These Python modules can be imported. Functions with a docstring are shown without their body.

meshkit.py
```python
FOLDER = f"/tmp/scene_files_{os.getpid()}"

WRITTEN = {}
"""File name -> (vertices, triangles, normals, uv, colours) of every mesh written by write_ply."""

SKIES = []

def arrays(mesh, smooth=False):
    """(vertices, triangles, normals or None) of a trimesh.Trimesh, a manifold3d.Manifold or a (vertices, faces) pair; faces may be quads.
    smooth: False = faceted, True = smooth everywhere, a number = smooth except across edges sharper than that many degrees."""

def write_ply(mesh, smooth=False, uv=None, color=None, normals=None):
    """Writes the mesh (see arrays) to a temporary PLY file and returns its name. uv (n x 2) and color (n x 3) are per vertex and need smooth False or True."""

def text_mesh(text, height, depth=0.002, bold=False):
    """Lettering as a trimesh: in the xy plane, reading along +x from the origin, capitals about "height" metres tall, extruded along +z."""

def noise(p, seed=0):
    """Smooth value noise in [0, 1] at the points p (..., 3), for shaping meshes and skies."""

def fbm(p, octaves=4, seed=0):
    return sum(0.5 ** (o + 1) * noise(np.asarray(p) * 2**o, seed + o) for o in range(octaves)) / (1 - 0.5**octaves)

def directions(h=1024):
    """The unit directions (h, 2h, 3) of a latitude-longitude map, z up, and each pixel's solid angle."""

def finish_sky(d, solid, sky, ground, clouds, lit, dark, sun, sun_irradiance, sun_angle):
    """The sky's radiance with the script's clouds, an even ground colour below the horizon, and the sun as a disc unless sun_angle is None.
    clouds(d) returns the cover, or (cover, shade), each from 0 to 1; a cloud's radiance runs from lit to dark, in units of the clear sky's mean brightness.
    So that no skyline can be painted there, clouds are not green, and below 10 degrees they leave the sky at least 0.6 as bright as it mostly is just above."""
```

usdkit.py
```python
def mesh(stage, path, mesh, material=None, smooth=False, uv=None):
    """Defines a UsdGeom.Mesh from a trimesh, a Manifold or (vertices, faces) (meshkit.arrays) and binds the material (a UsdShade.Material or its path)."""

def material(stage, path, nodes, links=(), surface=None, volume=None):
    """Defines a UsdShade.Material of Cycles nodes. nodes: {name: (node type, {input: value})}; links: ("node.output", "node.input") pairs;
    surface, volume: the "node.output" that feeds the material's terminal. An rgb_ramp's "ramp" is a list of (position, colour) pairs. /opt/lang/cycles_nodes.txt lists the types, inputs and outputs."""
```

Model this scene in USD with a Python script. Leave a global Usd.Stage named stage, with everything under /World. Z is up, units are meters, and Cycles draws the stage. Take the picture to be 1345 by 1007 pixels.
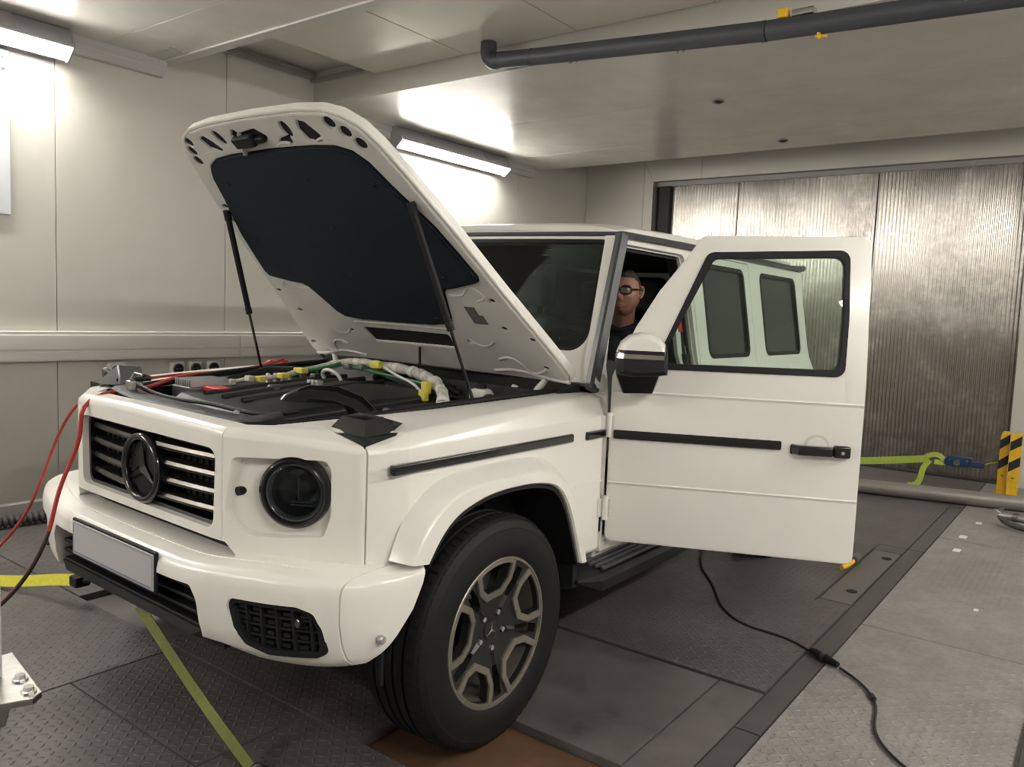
import math, random
import numpy as np, trimesh, manifold3d as m3, shapely.geometry as sg
from shapely.ops import unary_union
import usdkit, meshkit
from pxr import Usd, UsdGeom, UsdLux, UsdShade, Gf, Sdf
random.seed(7); rng = np.random.default_rng(7)
stage = Usd.Stage.CreateInMemory()
UsdGeom.SetStageUpAxis(stage, UsdGeom.Tokens.z); UsdGeom.SetStageMetersPerUnit(stage, 1.0)
UsdGeom.Xform.Define(stage, '/World'); UsdGeom.Scope.Define(stage, '/World/Looks')

# ---- camera (world: x = forward of the vehicle, y = its left, z up; the tyres stand at z = 0, the floor plates at 0.03)
EYE = (2.085, 2.522, 1.477)
RIGHT = (-0.6027606928489897, 0.7969170860123782, 0.04003380044094318)
DOWN = (0.046785802889982075, 0.08538434502618392, -0.9952490152079474)
FWD = (-0.7965492048857655, -0.5980239724676504, -0.08875073267227379)
cam = UsdGeom.Camera.Define(stage, '/World/camera')
cam.CreateHorizontalApertureAttr(36.0); cam.CreateVerticalApertureAttr(36.0 * 1007 / 1345)
cam.CreateFocalLengthAttr(36.0 * 1049.56 / 1345); cam.CreateClippingRangeAttr(Gf.Vec2f(0.05, 100))
cam.AddTransformOp().Set(Gf.Matrix4d(*RIGHT, 0, *[-x for x in DOWN], 0, *[-x for x in FWD], 0, *EYE, 1))
cam.CreateExposureAttr(3.17)
LAMP = 12.0            # radiance of the fluorescent diffusers
sky = UsdLux.DomeLight.Define(stage, '/World/sky'); sky.CreateIntensityAttr(0.02); sky.CreateColorAttr(Gf.Vec3f(0.9, 0.95, 1.0))

# ---- helpers
LOOKS = {}
def mat(name, nodes, links=(), surface='p.BSDF', volume=None):
    LOOKS[name] = usdkit.material(stage, '/World/Looks/' + name, nodes, links, surface, volume); return LOOKS[name]
def pmat(name, color, rough=0.5, metal=0.0, noise=0.0, scale=8.0, bump=0.0, bscale=200.0, rvar=0.0, **kw):
    n = {'p': ('principled_bsdf', dict(base_color=color, roughness=rough, metallic=metal, **kw))}; l = []
    if noise or bump or rvar:
        n['g'] = ('geometry', {})
    if noise or rvar:
        n['n'] = ('noise_texture', dict(scale=scale, detail=6.0, roughness=0.65)); l += [('g.position', 'n.vector')]
    if noise:
        n['r'] = ('rgb_ramp', dict(ramp=[(0.3, [c * (1 - noise) for c in color]), (0.7, [min(1, c * (1 + noise)) for c in color])])); l += [('n.fac', 'r.fac'), ('r.color', 'p.base_color')]
    if rvar:
        n['m'] = ('map_range', dict(from_min=0.3, from_max=0.7, to_min=max(0.02, rough - rvar), to_max=min(1, rough + rvar))); l += [('n.fac', 'm.value'), ('m.result', 'p.roughness')]
    if bump:
        n['bn'] = ('noise_texture', dict(scale=bscale, detail=3.0)); n['b'] = ('bump', dict(strength=1.0, distance=bump)); l += [('g.position', 'bn.vector'), ('bn.fac', 'b.height'), ('b.normal', 'p.normal')]
    return mat(name, n, l)
USED = {}
def numbered(parent, name):
    k = (parent, name); USED[k] = USED.get(k, -1) + 1
    return name if USED[k] == 0 else f'{name}_{USED[k]:03d}'
def meta(prim, label=None, cat=None, group=None, kind=None):
    for k, v in (('label', label), ('category', cat), ('group', group), ('kind', kind)):
        if v: prim.SetCustomDataByKey(k, v)
    return prim
def obj(name, mesh, m, parent='/World', label=None, cat=None, group=None, kind=None, smooth=30):
    path = f'{parent}/{numbered(parent, name)}'
    usdkit.mesh(stage, path, mesh, LOOKS[m], smooth=smooth)
    meta(stage.GetPrimAtPath(path), label, cat, group, kind); return path
def thing(name, label, cat, loc=(0, 0, 0), group=None, kind=None, parent='/World', rotz=0):
    path = f'{parent}/{numbered(parent, name)}'; x = UsdGeom.Xform.Define(stage, path)
    if any(loc): x.AddTranslateOp().Set(Gf.Vec3d(*loc))
    if rotz: x.AddRotateZOp().Set(rotz)
    meta(x.GetPrim(), label, cat, group, kind); return path
def struct(name, mesh, m, parent='/World', **k):
    return obj(name, mesh, m, parent, kind='structure' if parent == '/World' else None, **k)
def group_node(name, parent, label=None):
    path = f'{parent}/{numbered(parent, name)}'; UsdGeom.Xform.Define(stage, path); meta(stage.GetPrimAtPath(path), label); return path
def copy_of(src, loc, label, rotz=0):
    p = stage.GetPrimAtPath(src); base = src.rsplit('/', 1)[1]
    path = '/World/' + numbered('/World', base); x = UsdGeom.Xform.Define(stage, path); q = x.GetPrim()
    q.GetReferences().AddInternalReference(src); x.ClearXformOpOrder(); x.AddTranslateOp(opSuffix='c').Set(Gf.Vec3d(*loc))
    if rotz: x.AddRotateZOp(opSuffix='c').Set(rotz)
    q.SetInstanceable(True); meta(q, label); return path

# ---- shapes
def V(*a): return np.array(a, float)
def arr(m):
    if isinstance(m, m3.Manifold):
        k = m.to_mesh(); return np.array(k.vert_properties[:, :3], float), np.array(k.tri_verts, int)
    if isinstance(m, trimesh.Trimesh): return np.array(m.vertices), np.array(m.faces)
    v, f = np.asarray(m[0], float), np.asarray(m[1], int)
    if f.shape[1] == 4: f = np.vstack([f[:, [0, 1, 2]], f[:, [0, 2, 3]]])
    return v, f
def cat(*ms):
    vs, fs, n = [], [], 0
    for m in ms:
        v, f = arr(m); vs.append(v); fs.append(f + n); n += len(v)
    return np.vstack(vs), np.vstack(fs)
def xf(m, fn):
    v, f = arr(m); w = fn(v)
    return w, f
def box(x0, x1, y0, y1, z0, z1):
    return m3.Manifold.cube((x1 - x0, y1 - y0, z1 - z0)).translate((x0, y0, z0))
def rbox(x0, x1, y0, y1, z0, z1, r=0.005, seg=8):
    s = m3.Manifold.sphere(r, seg)
    return m3.Manifold.batch_hull([s.translate((x, y, z)) for x in (x0 + r, x1 - r) for y in (y0 + r, y1 - r) for z in (z0 + r, z1 - r)])
def hull(pts, r=0.0, seg=12):
    if r == 0: return m3.Manifold.hull_points([tuple(map(float, p)) for p in pts])
    s = m3.Manifold.sphere(r, seg); return m3.Manifold.batch_hull([s.translate(tuple(map(float, p))) for p in pts])
def cs(pts): return m3.CrossSection([[tuple(map(float, p)) for p in pts]], m3.FillRule.NonZero)
def shp(g):
    """shapely polygon(s) -> CrossSection"""
    if g.is_empty: return m3.CrossSection()
    out = []
    for q in getattr(g, 'geoms', [g]):
        out.append([tuple(p) for p in np.asarray(q.exterior.coords)[:-1]]); out += [[tuple(p) for p in np.asarray(h.coords)[:-1]] for h in q.interiors]
    return m3.CrossSection(out, m3.FillRule.EvenOdd)
def tocs(p): return p if isinstance(p, m3.CrossSection) else shp(p) if hasattr(p, 'geom_type') else cs(p)
def ext(p, a, b, axis='z'):
    """extrude a 2-D outline from a to b. axis z: (x,y); y: outline in (x,z); x: outline in (y,z)"""
    m = m3.Manifold.extrude(tocs(p), b - a)
    if axis == 'z': return m.translate((0, 0, a))
    if axis == 'y': return m.transform(np.array([[1, 0, 0, 0], [0, 0, -1, b], [0, 1, 0, 0]], float))
    return m.transform(np.array([[0, 0, 1, a], [1, 0, 0, 0], [0, 1, 0, 0]], float))
def bevel(p, a, b, c=0.003, axis='z', both=False):
    """extrusion whose edge at b (and a) is chamfered by c"""
    p = tocs(p); q = p.offset(-c, m3.JoinType.Miter)
    lo = a + c if both else a
    parts = [ext(p, lo, b - c, axis)]
    n = 2
    for i in range(n):
        t0 = math.pi / 2 * (i + 1) / (n + 0.0)
        off = c * (1 - math.cos(t0)); h = c * math.sin(t0)
        parts.append(ext(p.offset(-max(off, 1e-5), m3.JoinType.Miter), b - c - 0.0005, b - c + h, axis))
        if both: parts.append(ext(p.offset(-max(off, 1e-5), m3.JoinType.Miter), a + c - h, a + c + 0.0005, axis))
    return m3.Manifold.batch_boolean(parts, m3.OpType.Add)
def rrect(cx, cy, w, h, r, n=6):
    return sg.box(cx - w / 2 + r, cy - h / 2 + r, cx + w / 2 - r, cy + h / 2 - r).buffer(r, quad_segs=n)
def rpoly(pts, r, n=6):
    """polygon with rounded corners"""
    return sg.Polygon(pts).buffer(-r, join_style=2).buffer(r, quad_segs=n)
def spline(pts, n=40, closed=False):
    from scipy.interpolate import CubicSpline
    p = np.asarray(pts, float)
    if closed: p = np.vstack([p, p[:1]])
    d = np.r_[0, np.cumsum(np.linalg.norm(np.diff(p, axis=0), axis=1))]
    c = CubicSpline(d, p, bc_type='periodic' if closed else 'natural')
    return c(np.linspace(0, d[-1], n + 1 if closed else n))[:n]
def resample(pts, n):
    p = np.asarray(pts, float); d = np.r_[0, np.cumsum(np.linalg.norm(np.diff(p, axis=0), axis=1))]
    s = np.linspace(0, d[-1], n); return np.stack([np.interp(s, d, p[:, k]) for k in range(p.shape[1])], 1)
def tube(path, r, seg=10, closed=False, up=None, prof=None, caps=True):
    """tube (or profile prof (n,2)) along a path; r may be a list"""
    p = np.asarray(path, float); n = len(p); r = np.broadcast_to(np.asarray(r, float), (n,))
    t = np.gradient(p, axis=0) if not closed else np.roll(p, -1, 0) - np.roll(p, 1, 0)
    t /= np.linalg.norm(t, axis=1, keepdims=True) + 1e-12
    a = V(0, 0, 1) if up is None else np.asarray(up, float)
    if abs(t[0] @ a) > 0.95: a = V(1, 0, 0)
    us = np.zeros_like(p); u = a - t[0] * (t[0] @ a); u /= np.linalg.norm(u)
    for i in range(n):
        if up is not None:
            u = np.asarray(up, float) - t[i] * (t[i] @ np.asarray(up, float))
        else:
            u = u - t[i] * (t[i] @ u)
        u = u / (np.linalg.norm(u) + 1e-12); us[i] = u
    w = np.cross(t, us)
    if prof is None:
        th = np.linspace(0, 2 * np.pi, seg, endpoint=False); prof = np.stack([np.cos(th), np.sin(th)], 1)
    prof = np.asarray(prof, float); k = len(prof)
    v = p[:, None] + r[:, None, None] * (prof[None, :, :1] * w[:, None] + prof[None, :, 1:] * us[:, None])
    v = v.reshape(-1, 3); f = []
    for i in range(n if closed else n - 1):
        j = (i + 1) % n
        for q in range(k):
            q2 = (q + 1) % k; f += [(i * k + q, i * k + q2, j * k + q2), (i * k + q, j * k + q2, j * k + q)]
    if not closed and caps:
        c0, c1 = len(v), len(v) + 1; v = np.vstack([v, p[0], p[-1]])
        for q in range(k):
            q2 = (q + 1) % k; f += [(c0, q2, q), (c1, (n - 1) * k + q, (n - 1) * k + q2)]
    return v, np.array(f)
def lathe(prof, axis_o=(0, 0, 0), axis='y', seg=64, closed=True):
    """revolve profile [(radius, along)] about the axis through axis_o"""
    p = np.asarray(prof, float); k = len(p); th = np.linspace(0, 2 * np.pi, seg, endpoint=False)
    c, s = np.cos(th)[:, None], np.sin(th)[:, None]
    r, a = p[None, :, 0], np.broadcast_to(p[None, :, 1], (seg, k))
    if axis == 'y': v = np.stack([r * c, a, r * s], -1)
    elif axis == 'x': v = np.stack([a, r * s, r * c], -1)
    else: v = np.stack([r * s, r * c, a], -1)
    v = v.reshape(-1, 3) + np.asarray(axis_o, float); f = []
    for i in range(seg):
        j = (i + 1) % seg
        for q in range(k if closed else k - 1):
            q2 = (q + 1) % k; f += [(i * k + q, i * k + q2, j * k + q2), (i * k + q, j * k + q2, j * k + q)]
    return v, np.array(f)
def loft(secs, cap=True):
    """closed sections (n, k, 3) skinned into a solid"""
    s = np.asarray(secs, float); n, k, _ = s.shape; v = s.reshape(-1, 3); f = []
    for i in range(n - 1):
        for q in range(k):
            q2 = (q + 1) % k; f += [(i * k + q, i * k + q2, (i + 1) * k + q2), (i * k + q, (i + 1) * k + q2, (i + 1) * k + q)]
    if cap:
        c0, c1 = len(v), len(v) + 1; v = np.vstack([v, s[0].mean(0), s[-1].mean(0)])
        for q in range(k):
            q2 = (q + 1) % k; f += [(c0, q2, q), (c1, (n - 1) * k + q, (n - 1) * k + q2)]
    return v, np.array(f)
def man(m):
    """mesh -> Manifold (outward)"""
    v, f = arr(m); t = trimesh.Trimesh(v, f, process=True); 
    if t.volume < 0: t.invert()
    k = m3.Manifold(m3.Mesh(np.asarray(t.vertices, np.float32), np.asarray(t.faces, np.uint32)))
    if k.is_empty(): raise ValueError('not manifold %s' % k.status())
    return k
def mirror_y(m):
    v, f = arr(m); v = v.copy(); v[:, 1] *= -1; return v, f[:, ::-1]
def roundpoly_hull(base, top): return m3.Manifold.hull_points([tuple(map(float, p)) for p in list(base) + list(top)])
# ---- materials
PAINT = (0.80, 0.785, 0.745)
pmat('white_paint', PAINT, 0.32, coat_weight=0.3, coat_roughness=0.12, noise=0.02, scale=3)
pmat('inner_paint', (0.62, 0.61, 0.58), 0.4, noise=0.03, scale=12)
pmat('black_plastic', (0.009, 0.0098, 0.011), 0.55, specular_ior_level=0.3)
pmat('black_gloss', (0.008, 0.008, 0.009), 0.12, coat_weight=0.5)
pmat('grey_trim', (0.055, 0.058, 0.064), 0.42)
pmat('void', (0.006, 0.007, 0.008), 0.8)
pmat('rubber', (0.006, 0.006, 0.0065), 0.65, specular_ior_level=0.35, noise=0.2, scale=30)
pmat('liner', (0.010, 0.0155, 0.0245), 0.7, noise=0.10, scale=5, bump=0.0007, bscale=90, specular_ior_level=0.3)
pmat('chrome', (0.75, 0.75, 0.75), 0.12, 1.0)
pmat('dark_chrome', (0.10, 0.094, 0.086), 0.30, 0.9)
pmat('steel', (0.34, 0.33, 0.31), 0.38, 1.0, noise=0.15, scale=20)
pmat('machined', (0.31, 0.285, 0.245), 0.42, 0.75, noise=0.06, scale=40)
pmat('rim_dark', (0.035, 0.034, 0.033), 0.38, 0.5)
pmat('lens_dark', (0.010, 0.012, 0.016), 0.06, coat_weight=1.0)
pmat('lens_grey', (0.09, 0.10, 0.11), 0.25)
pmat('smoke_lens', (0.012, 0.012, 0.013), 0.08, coat_weight=1.0)
pmat('seat', (0.03, 0.03, 0.032), 0.55)
pmat('wall_panel', (0.565, 0.548, 0.50), 0.42, noise=0.035, scale=1.6, rvar=0.06)
pmat('ceiling_panel', (0.58, 0.566, 0.525), 0.24, noise=0.03, scale=1.3, bump=0.0012, bscale=6, rvar=0.05)
pmat('tile', (0.66, 0.64, 0.58), 0.10, noise=0.02, scale=2)
pmat('trim_grey', (0.48, 0.475, 0.46), 0.42, noise=0.03, scale=3)
pmat('trunking', (0.66, 0.64, 0.61), 0.4, noise=0.02, scale=3)
pmat('lamp_body', (0.33, 0.33, 0.35), 0.35, 0.2)
pmat('jamb', (0.30, 0.295, 0.285), 0.45, noise=0.04, scale=4)
pmat('dark_gap', (0.03, 0.03, 0.03), 0.7)
pmat('pipe_grey', (0.055, 0.060, 0.072), 0.5, noise=0.08, scale=10)
pmat('yellow', (0.78, 0.47, 0.02), 0.45, noise=0.12, scale=30)
pmat('black_stripe', (0.018, 0.018, 0.018), 0.5, noise=0.2, scale=30)
pmat('strap_green', (0.34, 0.46, 0.055), 0.7, noise=0.12, scale=60, bump=0.0006, bscale=900)
pmat('strap_olive', (0.20, 0.22, 0.06), 0.75, noise=0.15, scale=60, bump=0.0006, bscale=900)
pmat('strap_yellow', (0.55, 0.52, 0.04), 0.7, noise=0.12, scale=60, bump=0.0006, bscale=900)
pmat('blue', (0.015, 0.045, 0.13), 0.45)
pmat('cable_red', (0.42, 0.035, 0.03), 0.42)
pmat('bright_red', (0.62, 0.03, 0.03), 0.4)
pmat('cable_black', (0.015, 0.015, 0.016), 0.5)
pmat('clamp_grey', (0.13, 0.134, 0.138), 0.45, 0.4)
pmat('loom', (0.47, 0.45, 0.40), 0.75, noise=0.35, scale=55, bump=0.004, bscale=70)
pmat('connector_yellow', (0.62, 0.54, 0.07), 0.5)
pmat('wire_green', (0.03, 0.16, 0.06), 0.5)
pmat('wire_white', (0.62, 0.62, 0.58), 0.5)
pmat('engine_cover', (0.011, 0.0115, 0.013), 0.48, specular_ior_level=0.3, noise=0.1, scale=10)
pmat('aluminium', (0.45, 0.45, 0.46), 0.4, 0.6)
pmat('skin', (0.30, 0.145, 0.10), 0.5, noise=0.06, scale=30, subsurface_weight=0.1)
pmat('hair', (0.035, 0.026, 0.022), 0.7)
pmat('lip', (0.38, 0.15, 0.12), 0.5)
pmat('eye_white', (0.7, 0.68, 0.65), 0.3)
pmat('shirt', (0.012, 0.012, 0.015), 0.85, bump=0.003, bscale=25)
pmat('trousers', (0.02, 0.022, 0.03), 0.85)
pmat('plate', (0.45, 0.45, 0.46), 0.5)
pmat('plate_blue', (0.03, 0.10, 0.28), 0.5)
pmat('brown_plate', (0.12, 0.065, 0.036), 0.55, 0.1, noise=0.25, scale=7, bump=0.001, bscale=150)
pmat('hose', (0.07, 0.068, 0.066), 0.55)
pmat('big_pipe', (0.27, 0.255, 0.23), 0.42, 0.3, noise=0.12, scale=5)
pmat('white_board', (0.62, 0.64, 0.68), 0.4)
pmat('paper', (0.75, 0.74, 0.70), 0.8)
pmat('label_print', (0.13, 0.13, 0.13), 0.5, noise=0.5, scale=160)
mat('lamp_light', {'e': ('emission', dict(color=(1.0, 0.96, 0.885), strength=LAMP))}, surface='e.emission')
# panes: see-through with a reflection
def pane(name, tint, ior=1.5, add=0.0):
    mat(name, {'t': ('transparent_bsdf', dict(color=tint)), 'g': ('glossy_bsdf', dict(color=(1, 1, 1), roughness=0.02)), 'f': ('fresnel', dict(IOR=ior)), 'm': ('mix_closure', {})},
        [('f.fac', 'm.fac'), ('t.BSDF', 'm.closure1'), ('g.BSDF', 'm.closure2')], surface='m.closure')
pane('pane_clear', (0.80, 0.87, 0.82)); pane('pane_screen', (0.60, 0.70, 0.68), 1.5)
pmat('privacy_glass', (0.016, 0.018, 0.018), 0.06, specular_ior_level=0.4)

# tread plate: raised bars, alternately along each diagonal
def tread(name, color, dust, s=0.034, rough=0.5, metal=0.25, rot=0.0):
    n = {'g': ('geometry', {}), 'mp': ('mapping', dict(scale=(1 / s, 1 / s, 1), rotation=(0, 0, rot))), 'fr': ('vector_math', dict(math_type='fraction')), 'fl': ('vector_math', dict(math_type='floor')),
         'sf': ('separate_xyz', {}), 'sc': ('separate_xyz', {}), 'su': ('math', dict(math_type='add')), 'par': ('math', dict(math_type='modulo', value2=2.0)), 'pa': ('math', dict(math_type='absolute')),
         'u': ('math', dict(math_type='subtract', value2=0.5)), 'v': ('math', dict(math_type='subtract', value2=0.5)),
         'sgn': ('math', dict(math_type='multiply_add', value2=2.0, value3=-1.0)), 'vs': ('math', dict(math_type='multiply')),
         'a': ('math', dict(math_type='add')), 'b': ('math', dict(math_type='subtract')),
         'a2': ('math', dict(math_type='multiply')), 'b2': ('math', dict(math_type='multiply')), 'b3': ('math', dict(math_type='multiply', value2=16.0)), 'a3': ('math', dict(math_type='multiply', value2=2.4)), 'd': ('math', dict(math_type='add')),
         'h': ('map_range', dict(from_min=0.15, from_max=0.75, to_min=1.0, to_max=0.0, clamp=True)),
         'bp': ('bump', dict(strength=1.0, distance=0.0035)),
         'n1': ('noise_texture', dict(scale=1.7, detail=8.0, roughness=0.72)), 'n2': ('noise_texture', dict(scale=22.0, detail=5.0, roughness=0.7)),
         'mx': ('math', dict(math_type='multiply_add', value2=0.7)), 'n2s': ('math', dict(math_type='multiply', value2=0.3)),
         'r': ('rgb_ramp', dict(ramp=[(0.3, [c * 0.68 for c in color]), (0.5, color), (0.68, dust)])),
         'wear': ('mix_color', dict(b=[min(1, c * 1.25 + 0.02) for c in color])), 'hf': ('math', dict(math_type='multiply', value2=0.35)),
         'p': ('principled_bsdf', dict(roughness=rough, metallic=metal))}
    l = [('g.position', 'mp.vector'), ('mp.vector', 'fr.vector1'), ('mp.vector', 'fl.vector1'), ('fr.vector', 'sf.vector'), ('fl.vector', 'sc.vector'), ('sc.x', 'su.value1'), ('sc.y', 'su.value2'),
         ('su.value', 'pa.value1'), ('pa.value', 'par.value1'), ('sf.x', 'u.value1'), ('sf.y', 'v.value1'), ('par.value', 'sgn.value1'), ('v.value', 'vs.value1'), ('sgn.value', 'vs.value2'),
         ('u.value', 'a.value1'), ('vs.value', 'a.value2'), ('u.value', 'b.value1'), ('vs.value', 'b.value2'), ('a.value', 'a2.value1'), ('a.value', 'a2.value2'), ('b.value', 'b2.value1'), ('b.value', 'b2.value2'),
         ('b2.value', 'b3.value1'), ('a2.value', 'a3.value1'), ('a3.value', 'd.value1'), ('b3.value', 'd.value2'), ('d.value', 'h.value'), ('h.result', 'bp.height'), ('bp.normal', 'p.normal'),
         ('g.position', 'n1.vector'), ('g.position', 'n2.vector'), ('n2.fac', 'n2s.value1'), ('n1.fac', 'mx.value1'), ('n2s.value', 'mx.value3'), ('mx.value', 'r.fac'),
         ('h.result', 'hf.value1'), ('hf.value', 'wear.fac'), ('r.color', 'wear.a'), ('wear.result', 'p.base_color')]
    mat(name, n, l)
tread('tread_plate', (0.115, 0.107, 0.102), (0.165, 0.154, 0.147))
tread('tread_plate_worn', (0.29, 0.276, 0.262), (0.39, 0.374, 0.355), rough=0.46)
pmat('smooth_plate', (0.15, 0.14, 0.133), 0.42, 0.35, noise=0.3, scale=4.0, rvar=0.1)
pmat('edge_strip', (0.10, 0.096, 0.092), 0.45, 0.35, noise=0.15, scale=9)
# ---- the room
FL, CE, WL, XB, XF, WR = 0.03, 3.12, -3.0, -6.68, 5.2, 4.4
fl = thing('floor', None, None, kind='structure')
obj('sub_floor', box(XB - 0.3, XF, WL, WR, -0.25, -0.012), 'dark_gap', fl)
def plate(x0, x1, y0, y1, m, z=FL, t=0.04, g=0.003, label=None):
    obj('plate', bevel([(x0 + g, y0 + g), (x1 - g, y0 + g), (x1 - g, y1 - g), (x0 + g, y1 - g)], z - t, z, 0.0025), m, fl, label=label)
for a, b in ((-6.95, -4.12), (-4.12, -2.0), (-2.0, 0.9), (0.9, 3.2), (3.2, 5.2)):
    plate(a, b, 1.645, 2.40 if a > -4 and b < 1 else 3.0, 'tread_plate_worn')
for a, b in ((-6.95, -4.12), (-4.12, -2.0), (-2.0, 0.9), (0.9, 3.2), (3.2, 5.2)):
    plate(a, b, 2.40 if a > -4 and b < 1 else 3.0, 4.4, 'tread_plate_worn')
for a, b in ((-5.3, -3.62), (-3.62, -0.62), (-0.62, 1.1), (1.1, 3.4)):
    plate(a, b, 1.545, 1.645, 'edge_strip', label='smooth steel strip between the tread plates')
plate(-6.95, -5.3, -0.2, 1.645, 'tread_plate')
plate(-5.3, -3.62, -0.2, 1.545, 'tread_plate')
plate(-3.62, -2.18, 0.35, 1.37, 'tread_plate', z=FL + 0.002)
plate(-2.18, -0.95, 0.35, 1.545, 'tread_plate', z=FL + 0.006)
plate(-3.62, -3.45, 1.37, 1.545, 'edge_strip'); plate(-2.24, -2.18, 1.37, 1.545, 'edge_strip')
plate(-3.45, -2.24, 1.375, 1.54, 'smooth_plate', label='smooth steel hatch with two dark holes')
plate(-0.945, -0.13, 0.35, 1.36, 'smooth_plate'); plate(-0.945, 0.75, 1.36, 1.545, 'smooth_plate')
plate(0.75, 3.4, 0.92, 1.545, 'tread_plate')
obj('plate', box(-0.128, 0.32, 0.62, 1.358, -0.011, 0.0), 'brown_plate', fl, label='sunken brown rusty plate under the front tyre')
plate(0.32, 0.75, 0.35, 1.36, 'tread_plate')
plate(-3.62, -0.13, -0.46, 0.35, 'tread_plate'); plate(0.32, 0.75, -0.49, 0.35, 'tread_plate'); plate(-0.13, 0.32, -0.62, 0.62, 'tread_plate'); obj('plate', box(-0.128, 0.318, -1.36, -0.62, -0.011, 0.0), 'smooth_plate', fl)
for a, b in ((0.75, 2.4), (2.4, 5.2)):
    plate(a, b, -0.49, 0.92, 'tread_plate')
for a, b in ((-6.95, -3.62), (-3.62, -0.13), (-0.13, 0.32), (0.32, 2.4), (2.4, 5.2)):
    plate(a, b, -3.0, -1.36 if b > -0.2 and b < 0.4 else -0.49 if a > 0 else -0.46 if a > -4 else -0.2, 'tread_plate')
plate(3.4, 5.2, 0.92, 1.645, 'tread_plate')
for x, y in ((-3.28, 1.49), (-2.47, 1.485)):
    obj('hatch_hole', m3.Manifold.cylinder(0.004, 0.028, 0.028, 20).translate((x, y, FL - 0.001)), 'void', fl)
for x, y, s in ((-4.26, 1.78, 0.05), (-3.84, 1.80, 0.045), (-4.81, 1.81, 0.04), (-2.63, 2.06, 0.022)):
    obj('paint_chip', ext(sg.Point(x, y).buffer(s).intersection(sg.box(x - s, y - s * 0.45, x + s, y + s * 0.5)).simplify(0.004), FL, FL + 0.0015), 'paper', fl)

# left wall of sandwich panels
wl = thing('wall_left', None, None, kind='structure')
obj('backing', box(XB, XF, WL - 0.12, WL - 0.03, 0, 3.7), 'dark_gap', wl)
xs = [XB, -5.24, -4.01, -2.77, -1.53, -0.30, 0.94, 2.18, 3.42, XF]
for a, b in zip(xs, xs[1:]):
    obj('wall_panel', bevel([(a + 0.002, 0.03), (b - 0.002, 0.03), (b - 0.002, 3.6), (a + 0.002, 3.6)], WL - 0.03, WL, 0.002, 'y'), 'wall_panel', wl)
def prof_x(pts, x0, x1): return ext(pts, x0, x1, 'x')
struct('baseboard_left', prof_x([(WL, 0.03), (WL + 0.025, 0.03), (WL + 0.025, 0.13), (WL + 0.012, 0.14), (WL, 0.14)], XB, XF), 'trim_grey')
tr = thing('trim_1', None, None, kind='structure')
obj('cornice', prof_x([(WL, 3.015), (WL + 0.055, 3.015), (WL + 0.085, 3.05), (WL + 0.085, 3.07), (WL + 0.10, 3.085), (WL + 0.10, CE), (WL, CE)], -5.45, -2.36), 'trim_grey', tr)
obj('cornice', prof_x([(WL, 3.015), (WL + 0.055, 3.015), (WL + 0.085, 3.05), (WL + 0.085, 3.07), (WL + 0.10, 3.085), (WL + 0.10, CE), (WL, CE)], -1.0, XF), 'trim_grey', tr)

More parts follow.
